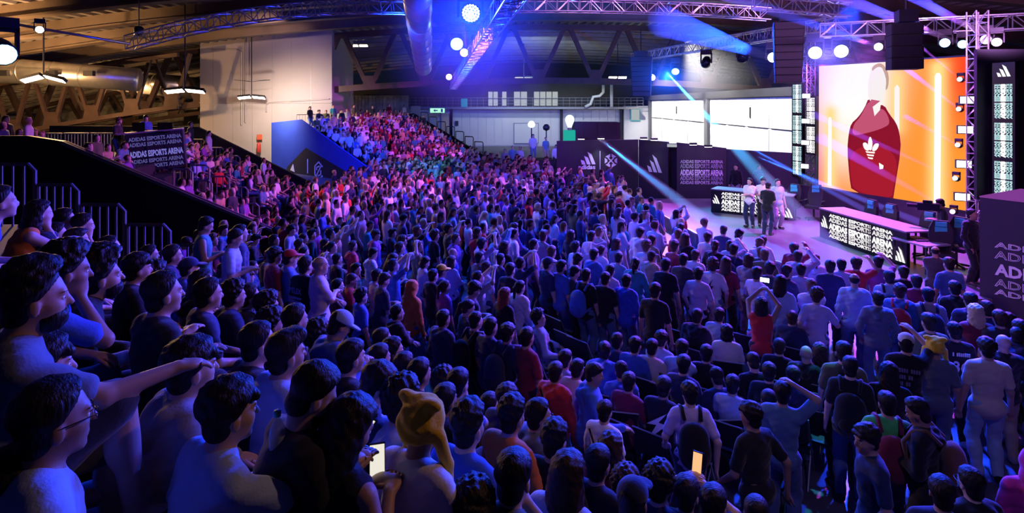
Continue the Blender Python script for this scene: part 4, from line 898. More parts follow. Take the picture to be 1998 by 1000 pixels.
HM = {}
def human_part(pose, part, h):
    key = (pose, part, h)
    if key in HM: return HM[key]
    J = skel(pose); fine = h < .03
    kind = {'tee': 'top', 'hoodie': 'top', 'vest': 'top', 'trousers': 'bottom', 'shorts': 'bottom'}.get(part, part)
    F = Field(*bounds(J, kind), h)
    ext = None; mats = [M['cloth']]; fm = None
    if part == 'body':
        torso(F, J, 0); head_shapes(F, J, fine); mats = [M['skin'], M['eye_white'], M['eye_dark']]
        V, Q = [], []
        for n in 'lr':
            F.cone(J['sh' + n], J['el' + n], .052, .041, .03); F.cone(J['el' + n], J['wr' + n], .041, .027, .02)
            d, sv, nr, hv, hq = hands(J, n); w = J['wr' + n]
            Rm = np.stack([sv, d, nr], 1); F.ell(w + d * .045, (.043, .056, .020), Rm, .02)
            if fine: Q += [tuple(i + len(V) for i in q) for q in hq]; V += hv
            F.cone(J['hj' + n], J['kn' + n], .085, .058, .04); F.cone(J['kn' + n], J['an' + n], .058, .038, .02)
            F.ell(J['kn' + n] * .65 + J['an' + n] * .35 + np.array((0, -.02, 0)), (.045, .048, .09), None, .04)
            F.cone(J['an' + n], J['toe' + n], .04, .03, .02)
        v, q = F.mesh(); nb = len(q); fm = np.zeros(nb, np.int32)
        if fine:
            q = np.concatenate([q, np.array(Q, np.int32) + len(v)]); v = np.concatenate([v, np.array(V, np.float32)]); fm = np.concatenate([fm, np.zeros(len(Q), np.int32)])
            c, R = J['hc'], J['HR']
            for s in (-1, 1):
                ev, eq, em = eyeball(); ev = (np.array((s * .033, .073, .010)) + ev) @ R.T + c
                q = np.concatenate([q, eq + len(v)]); v = np.concatenate([v, ev.astype(np.float32)]); fm = np.concatenate([fm, em])
    elif kind == 'top':
        hd = part == 'hoodie'; inf = .022 if hd else .013
        torso(F, J, inf, .05, -.045)
        F.ell(J['hip'] + J['T'] @ np.array((0, 0, -.005)), (.186 + inf * .3, .142 + inf * .3, .125), J['T'], .04)
        if part != 'vest':
            for n in 'lr':
                a, b, w = J['sh' + n], J['el' + n], J['wr' + n]
                if hd:
                    F.cone(a, b, .067, .060, .04); F.cone(b, b + (w - b) * .93, .060, .043, .03)
                    F.cone(b + (w - b) * .88, b + (w - b) * .96, .047, .045, .01)
                else: F.cone(a, a + (b - a) * .72, .064, .063, .03)
        if hd:
            w = lambda x, y, z: J['hip'] + J['T'] @ np.array((x, y, z))
            F.cone(w(-.075, -.09, .50), w(0, -.125, .44), .042, .06, .03); F.cone(w(.075, -.09, .50), w(0, -.125, .44), .042, .06, .03)
            F.cone(w(-.085, -.03, .53), w(-.06, -.09, .50), .03, .042, .03); F.cone(w(.085, -.03, .53), w(.06, -.09, .50), .03, .042, .03)
        if fine: F.wrinkle(.0035 if not hd else .005, 46, len(pose))
        v, q = F.mesh()
        if not hd:      # a clean neckline
            pass
    elif kind == 'bottom':
        h_ = J['hip']; F.ell(h_ + np.array((0, 0, .01)), (.178, .132, .13), None, .05)
        for n in 'lr':
            a, b, c = J['hj' + n], J['kn' + n], J['an' + n]
            if part == 'trousers': F.cone(a, b, .100, .074, .05); F.cone(b, b + (c - b) * .97, .074, .060, .03); F.ell(b * .65 + c * .35 + np.array((0, -.02, 0)), (.064, .066, .12), None, .05)
            else: F.cone(a, a + (b - a) * .95, .104, .088, .05)
        if fine: F.wrinkle(.004, 34, 1 + len(pose))
        v, q = F.mesh()
    elif part == 'shoes':
        mats = [M['cloth'], M['sole']]
        for n in 'lr':
            a, t = J['an' + n], J['toe' + n]
            F.cone(a + np.array((0, -.02, -.012)), a + np.array((0, .03, -.03)), .052, .05, .03)
            F.cone(a + np.array((0, -.03, -.04)), t + np.array((0, .0, .004)), .045, .042, .03)
        v, q = F.mesh(); zc = v[q].mean(1)[:, 2]
        fm = (zc < min(J['anl'][2], J['anr'][2]) - .06).astype(np.int32)
    HM[key] = np_mesh(part + '_' + pose, v, q, mats, fm)
    return HM[key]

def eyeball():
    v, q, m = [], [], []; n, r = 8, .0125
    for i in range(5):
        a = math.pi * (i + .35) / 5.7
        for k in range(n):
            b = 2 * math.pi * k / n; v.append((r * math.sin(a) * math.cos(b), r * math.cos(a), r * math.sin(a) * math.sin(b)))
    q.append((0, 1, 2, 3)); q.append((0, 3, 4, 7)); q.append((4, 5, 6, 7)); m += [1, 1, 1]
    for i in range(4):
        for k in range(n): q.append((i * n + k, i * n + (k + 1) % n, (i + 1) * n + (k + 1) % n, (i + 1) * n + k)); m.append(2 if i == 0 else 1)
    m = [2 if x == 1 and i < 3 else x for i, x in enumerate(m)]
    return np.array(v), np.array(q, np.int32), np.array(m, np.int32)

# hair and headwear, in the head's own frame
HAIR = {}
def hair_mesh(kind):
    if kind in HAIR: return HAIR[kind]
    h = .009; F = Field((-.24, -.30, -.46), (.24, .26, .26), h); mat = M['hair']
    front = (0, .80, -.60, .022); back = (0, -.0, -1, .075)
    C = (0, -.014, .036)
    def cap(g, noise=None, low=.085, fr=.024, top=0):
        F.ell((0, -.016, .038), (.0805, .1015, .091), None, .0, None, [(0, .78, -.62, fr), (0, 0, -1, low)])
        F.ell((0, -.016, .056 + top), (.078 + g, .100 + g, .074 + g + top), None, .015, noise, [(0, .78, -.62, fr - .002), (0, 0, -1, .10)])
        F.ell((0, -.046, -.038), (.066, .056, .058), None, .02, None, [(0, 1, 0, .046)])          # nape
        for e in (-1, 1): F.ell((e * .085, .016, -.014), (.03, .026, .036), None, 0, sub=True)
    if kind == 'buzz': cap(.004, None, .07, .03)
    elif kind == 'short': cap(.013, (.0025, 95, 1), .085, .026, .004)
    elif kind == 'crop':
        cap(.007, None, .075, .028); F.ell((0, .0, .085), (.076, .092, .055), None, .02, (.004, 100, 2), [(0, .7, -.7, .05)])
    elif kind == 'tousled': cap(.018, (.006, 85, .5), .08, .030, .016)
    elif kind == 'mop':
        cap(.022, (.004, 80, 2), .10, .036, .004); F.cone((-.050, .068, .074), (.045, .076, .070), .020, .022, .03)
    elif kind == 'quiff':
        cap(.009, (.003, 70, 1), .075, .026); F.cone((-.03, .05, .115), (.03, .06, .115), .035, .035, .04); F.ell((0, -.01, .10), (.07, .09, .045), None, .03, (.004, 90, 1))
    elif kind == 'curly': cap(.034, (.008, 95, 1.3), .085, .034, .012)
    elif kind == 'afro': cap(.055, (.006, 100, .3), .08, .040, .02)
    elif kind in ('long', 'long_wavy'):
        nz = (.006, 80, 1) if kind == 'long_wavy' else (.004, 90, 1)
        cap(.018, nz, .10, .028)
        F.ell((0, -.075, -.10), (.100, .062, .20), None, .03, nz); F.ell((-.075, -.03, -.11), (.032, .05, .17), None, .03, nz); F.ell((.075, -.03, -.11), (.032, .05, .17), None, .03, nz)
    elif kind == 'bob':
        cap(.02, (.004, 80, 1), .10, .03); F.ell((0, -.05, -.05), (.105, .075, .09), None, .03, (.004, 80, 1), [(0, 0, -1, .07)])
    elif kind == 'ponytail':
        cap(.010, (.003, 90, 1), .09, .026); F.cone((0, -.115, .05), (0, -.15, .01), .03, .035, .02); F.cone((0, -.15, .01), (0, -.145, -.19), .036, .018, .02)
    elif kind == 'bun': cap(.010, (.003, 90, 1), .09, .026); F.ell((0, -.09, .12), (.05, .05, .045), None, .01, (.004, 90, 1))
    elif kind == 'bald_fringe':
        F.ell((0, -.016, .036), (.080, .101, .09), None, 0, None, [(0, .78, -.62, .03), (0, 0, -1, .085), (0, 0, 1, .03)])
    elif kind == 'beard':
        F.ell((0, .040, -.062), (.063, .064, .062), None, 0, (.003, 90, 1), [(0, -1, 0, .03), (0, .25, 1, .036)])
        F.cone((-.022, .088, -.040), (.022, .088, -.040), .008, .008, .005)
    elif kind == 'baseball_cap':
        mat = M['cloth']; F.ell((0, -.012, .052), (.088, .108, .088), None, 0, None, [(0, 0, -1, .012)])
        F.cone((-.05, .095, .045), (.05, .095, .045), .012, .012, .01); F.cone((-.035, .16, .035), (.035, .16, .035), .010, .010, .05); F.ell((0, .115, .045), (.075, .075, .010), None, .015)
    elif kind == 'bucket_hat':
        mat = M['cloth']; F.ell((0, -.012, .055), (.095, .115, .085), None, 0, (.003, 50, 1), [(0, 0, -1, .02)]); F.ell((0, -.01, .02), (.135, .15, .022), None, .03)
    elif kind == 'hood_up':
        mat = M['cloth']; F.ell((0, -.03, .03), (.105, .125, .125), None, .0, (.004, 40, 1), [(0, .9, -.3, .07)]); F.ell((0, -.06, -.09), (.12, .10, .09), None, .05)
    elif kind == 'head_scarf':
        mat = M['cloth']; F.ell((0, -.02, .045), (.100, .120, .105), None, 0, (.006, 45, 2), [(0, .8, -.6, .05)]); F.ell((0, -.07, -.08), (.10, .08, .12), None, .05, (.006, 50, 1))
    elif kind == 'plush_hat':
        mat = M['cloth']; F.ell((0, -.012, .045), (.110, .130, .125), None, 0, (.004, 55, 1), [(0, .8, -.6, .055), (0, 0, -1, .075)])
        for s in (-1, 1):
            F.ell((s * .085, -.03, .145), (.05, .035, .028), None, .03); F.cone((s * .105, -.0, -.01), (s * .125, .045, -.15), .036, .030, .03); F.cone((s * .125, .045, -.15), (s * .125, .055, -.33), .030, .036, .02)
    if mat is M['hair'] and kind != 'beard':
        for e in (-1, 1): F.cone((e * .018, .090, .034), (e * .050, .078, .035), .006, .004, 0)
    v, q = F.mesh()
    HAIR[kind] = np_mesh(kind + '_hair', v, q, [mat])
    return HAIR[kind]

def lowpoly_person(pose, hair_k, h=.047, long_sleeve=False, shorts=False):
    """one coarse figure: vertices, quads and the zone of each vertex (0 skin, 1 top, 2 trousers, 3 hair)"""
    J = skel(pose); lo, hi = bounds(J, 'body'); Z = []
    for z in range(4):
        F = Field(lo, hi, h); 
        if z == 0:
            head_shapes(F, J, False)
            for n in 'lr': 
                F.cone(J['sh' + n], J['el' + n], .05, .044, .03); F.cone(J['el' + n], J['wr' + n], .044, .036, .02); F.cone(J['wr' + n], J['wr' + n] + (J['wr' + n] - J['el' + n]) * .35, .04, .035, .02)
        elif z == 1:
            torso(F, J, .014, .05, -.04)
            for n in 'lr':
                a, b, w = J['sh' + n], J['el' + n], J['wr' + n]
                F.cone(a, a + (b - a) * (1 if long_sleeve else .75), .072, .064, .03)
                if long_sleeve: F.cone(b, b + (w - b) * .9, .06, .048, .03)
        elif z == 2:
            F.ell(J['hip'], (.17, .125, .13), None, .05)
            for n in 'lr': F.cone(J['hj' + n], J['kn' + n], .095, .07, .04); F.cone(J['kn' + n], J['an' + n], .07, .055, .02); F.cone(J['an' + n], J['toe' + n], .055, .045, .02)
        else:
            c, R = J['hc'], J['HR']; g = {'short': .016, 'curly': .035, 'long': .02}[hair_k]
            F.ell(c + R @ np.array((0, -.02, .042)), (.078 + g, .098 + g, .09 + g), R, 0, None, [(0, .8, -.6, .02), (0, 0, -1, .08)])
            if hair_k == 'long': F.ell(c + R @ np.array((0, -.07, -.10)), (.10, .06, .17), R, .03)
        Z.append(F)
    U = Field(lo, hi, h); U.a = np.minimum.reduce([f.a for f in Z])
    v, q = U.mesh()
    gi = np.clip(np.round((v - U.o) / h).astype(int), 0, U.n - 1)
    zone = np.argmin(np.stack([f.a[gi[:, 0], gi[:, 1], gi[:, 2]] for f in Z], 1), 1)
    return v, q, zone
# ---------------------------------------------------------------- spectators, one by one
COL = dict(black=(.012, .012, .014), charcoal=(.04, .04, .045), navy=(.02, .03, .08), slate=(.13, .16, .21), grey=(.28, .28, .29), lightgrey=(.5, .5, .52), white=(.78, .77, .75), cream=(.68, .60, .48), blue=(.05, .13, .42), royal=(.03, .08, .5), paleblue=(.36, .50, .68), steel=(.12, .24, .34), teal=(.03, .25, .26),
           lavender=(.58, .50, .70), purple=(.24, .08, .34), pink=(.70, .25, .40), magenta=(.6, .03, .28), red=(.55, .03, .03), maroon=(.22, .02, .04), orange=(.80, .22, .03), yellow=(.95, .62, .03), green=(.08, .62, .12), olive=(.12, .13, .06), tan=(.55, .38, .20), brown=(.16, .08, .04), denim=(.10, .16, .28), khaki=(.40, .33, .22), lightblue=(.40, .52, .68))
HC = dict(d=(.012, .008, .006), b=(.045, .022, .012), l=(.14, .075, .035), y=(.62, .45, .22), g=(.25, .24, .23), r=(.25, .06, .02))
SKIN = [(.56, .36, .26), (.48, .29, .20), (.62, .42, .32), (.36, .21, .14), (.52, .33, .24), (.20, .11, .07)]
STAGE_P = Vector((11.0, 18.5, 1.5))
HEADWEAR = dict(baseball_cap='cap', bucket_hat='hat', hood_up='hood', head_scarf='scarf', plush_hat='plush_hat')
USED_LABELS = set(); TAKEN = []      # ground positions already used
def colv(c): return (*c, 1)
def person(pos, rz, pose, hair, hcol, top, tcol, bottom, bcol, label, h=.016, s=1.0, skin=None, beard=False, shoe='charcoal', hatcol=None, group='spectators', stripes=False):
    r = empty('person', pos, rz, label, 'person', group); r.scale = (s, s, s); J = skel(pose)
    sk = SKIN[skin if skin is not None else random.choice((0, 0, 1, 1, 2, 2, 4, 4, 3))]
    b = obj('body', human_part(pose, 'body', h), r); b.color = colv(sk)
    t = obj({'tee': 't_shirt', 'hoodie': 'hoodie', 'vest': 'sleeveless_top'}[top], human_part(pose, top, h), r); t.color = colv(COL[tcol])
    l = obj(bottom, human_part(pose, bottom, h), r); l.color = colv(COL[bcol])
    f = obj('shoes', human_part(pose, 'shoes', max(h, .014)), r); f.color = colv(COL[shoe])
    hm = Matrix.Translation(Vector(J['hc'])) @ Matrix(J['HR'].tolist()).to_4x4()
    if hair in HEADWEAR:
        a = obj(HEADWEAR[hair], hair_mesh(hair), r, hm); a.color = colv(COL[hatcol or 'black'])
        if hair in ('baseball_cap', 'bucket_hat'): a = obj('hair', hair_mesh('buzz'), r, hm); a.color = colv(HC[hcol])
    elif hair != 'bald': a = obj('hair', hair_mesh(hair), r, hm); a.color = colv(HC[hcol])
    if beard: a = obj('beard', hair_mesh('beard'), r, hm); a.color = colv(HC[hcol])
    return r
GL = None
def glasses(r, pose):
    global GL
    if GL is None:
        b = MB()
        for s in (-1, 1):
            c = [(s * .033 + .022 * math.cos(a * math.pi / 5), .106 - .004 * abs(math.cos(a * math.pi / 5)), .008 + .017 * math.sin(a * math.pi / 5)) for a in range(11)]
            b.tube(c, .0018, 4, False); b.tube([(s * .055, .102, .014), (s * .078, .06, .016), (s * .082, -.01, .008)], .002, 4)
        b.tube([(-.011, .106, .012), (.011, .106, .012)], .002, 4); GL = b.mesh('glasses', 'dark_metal')
    J = skel(pose); obj('glasses', GL, r, Matrix.Translation(Vector(J['hc'])) @ Matrix(J['HR'].tolist()).to_4x4())
PHN = {}
def phone(r, pose, label, lit='phone_light', between=True, tilt=.9, turn=0.0, at_=None):
    """a phone held in the hand(s); a thing of its own"""
    J = skel(pose); wl, wr = Vector(J['wrl']), Vector(J['wrr']); up = wr.z > 1.5
    if at_ is not None: pass
    p = ((wl + wr) / 2 if between else wr) + (Vector((0, .075, .10)) if not up else Vector((0, .04, .17)))
    o = empty('phone', (0, 0, 0), 0, label, 'phone', 'phones held up'); 
    mw = Matrix.LocRotScale(r.location, r.rotation_euler, r.scale) @ Matrix.Translation(p) @ Matrix.Rotation(turn, 4, 'Z') @ Matrix.Rotation(-tilt if not up else -.15, 4, 'X')
    if at_ is not None: mw = Matrix.Translation(at_) @ Matrix.Rotation(turn, 4, 'Z') @ Matrix.Rotation(-tilt, 4, 'X')
    o.matrix_world = mw
    if not PHN:
        PHN['case'] = MB().box((-.038, -.004, -.078), (.038, .004, .078)).mesh('case', 'dark_metal')
        for k in ('phone_light', 'phone_orange', 'lens_white'): PHN[k] = MB().box((-.034, -.0062, -.070), (.034, -.0042, .070)).mesh('screen', k)
    a = obj('case', PHN['case'], o); q_ = obj('screen', PHN[lit], o)
    if up: 
        for x in (a, q_): x.matrix_local = Matrix.Rotation(math.pi / 2, 4, 'Y')
    return o
BP = {}
def backpack(r, pose, col, label):
    J = skel(pose); o = empty('backpack', (0, 0, 0), 0, label, 'backpack', 'backpacks')
    T = Matrix(J['T'].tolist()).to_4x4(); o.matrix_world = Matrix.LocRotScale(r.location, r.rotation_euler, r.scale) @ Matrix.Translation(Vector(J['hip'])) @ T
    if not BP:
        F = Field((-.3, -.45, -.1), (.3, .1, .7), .016); F.ell((0, -.235, .22), (.165, .10, .23), None, 0); F.ell((0, -.235, .14), (.165, .105, .16), None, .06); F.ell((0, -.225, .34), (.15, .085, .13), None, .05)
        BP['bag'] = np_mesh('bag', *F.mesh(), [M['cloth']])
        F = Field((-.3, -.45, -.1), (.3, .1, .7), .016); F.ell((0, -.315, .13), (.125, .055, .11), None, 0); BP['pocket'] = np_mesh('pocket', *F.mesh(), [M['cloth']])
        BP['strap'] = MB().tube([(.09, -.16, .46), (.105, -.06, .565), (.11, .05, .535), (.115, .135, .42), (.125, .125, .28), (.14, .02, .14), (.12, -.15, .08)], .022, 6).mesh('strap', 'cloth', True)
        BP['strap2'] = MB().tube([(-.09, -.16, .46), (-.105, -.06, .565), (-.11, .05, .535), (-.115, .135, .42), (-.125, .125, .28), (-.14, .02, .14), (-.12, -.15, .08)], .022, 6).mesh('strap', 'cloth', True)
    for k, n in (('bag', 'bag_body'), ('pocket', 'front_pocket'), ('strap', 'strap'), ('strap2', 'strap')): a = obj(n, BP[k], o); a.color = colv(COL[col] if k != 'pocket' else tuple(c * .7 for c in COL[col]))
def back_print(r, pose, what, mat='black_matte'):
    J = skel(pose); F = Matrix.Translation(Vector(J['hip'])) @ Matrix(J['T'].tolist()).to_4x4() @ frame((0, -.152, .30), (1, 0, 0), (0, 0, 1))
    if what == 'bolt':
        MB().prism([(.05, .17, 0), (-.055, .0, 0), (.005, .0, 0), (-.055, -.17, 0), (.065, .035, 0), (.0, .035, 0)][::-1], (0, 0, .012)).build('lightning_print', mat, r, mw=F)
    elif what == 'big_bolt': MB().prism([(.12, .16, 0), (-.12, -.02, 0), (.0, .0, 0), (-.1, -.2, 0), (.12, .03, 0), (.02, .03, 0)][::-1], (0, 0, .012)).build('lightning_print', mat, r, mw=F)
    elif what == 'stripes':
        for k in range(4): MB().box((-.12, -.17 + k * .05, 0), (.12, -.145 + k * .05, .012)).build('stripe_print', mat, r, mw=F)
        put_text('lettering', 'PTLEX', mat, F, -.12, .05, .10, r, .24, z=.004, bold=.002)
    elif what == '36': put_text('lettering', '36', mat, F, -.085, -.12, .21, r, .17, z=.004, bold=.004); [MB().box((-.10 + i * .024, .10, .0), (-.084 + i * .024, .10 + (.045 if i % 3 else .05), .012)).build('name_print', mat, r, mw=F) for i in range(9) if i != 1]
    elif what == 'lines':
        for k, t in enumerate((9, 6, 5)): [MB().box((-.11 + i * .025, .08 - k * .08, 0), (-.093 + i * .025, .125 - k * .08, .012)).build('faded_print', mat, r, mw=F) for i in range(t) if (i + k) % 5 != 4]
    elif what == 'strap': MB().tube([(-.13, .20, -.02), (-.02, .05, .035), (.10, -.13, .035), (.16, -.22, .0)], .013, 6).build('bag_strap', mat, r, mw=F)
# floor chairs
def folding_chair():
    r = empty('folding_chair')
    MB().prism([(-.22, -.20, .43), (.22, -.20, .43), (.21, .22, .44), (-.21, .22, .44)], (0, 0, .035)).build('seat', 'chair_black', r)
    MB().prism([(-.21, -.24, .58), (.21, -.24, .58), (.20, -.32, .90), (-.20, -.32, .90)], (0, .03, 0)).build('backrest', 'chair_black', r)
    for s in (-1, 1):
        MB().tube([(s * .235, .22, 0), (s * .225, -.10, .5), (s * .215, -.30, .90)], .012, 6).build('leg', 'grey_metal', r); MB().tube([(s * .21, -.28, 0), (s * .21, .18, .44)], .012, 6).build('leg', 'grey_metal', r)
    MB().tube([(-.215, -.305, .90), (.215, -.305, .90)], .012, 6).build('top_bar', 'grey_metal', r)
    return r
FC = folding_chair(); FC_used = [0]
def chair_at(x, y, rz, label):
    c = FC if not FC_used[0] else copy_tree(FC); FC_used[0] += 1
    c.location = (x, y, 0); c.rotation_euler = (0, 0, rz); tag(c, label, 'chair', 'folding chairs on the floor')
def face(p, off=0.0): d = STAGE_P - Vector(p); return math.atan2(-d.x, d.y) + math.radians(off)
TOPZ = {k: 1.74 for k in POSES}
def headtop(pose, hair):
    J = skel(pose); return float(J['hc'][2]) + .125 + {'curly': .03, 'afro': .05, 'tousled': .02, 'quiff': .02, 'plush_hat': .05, 'bun': .03}.get(hair, 0)
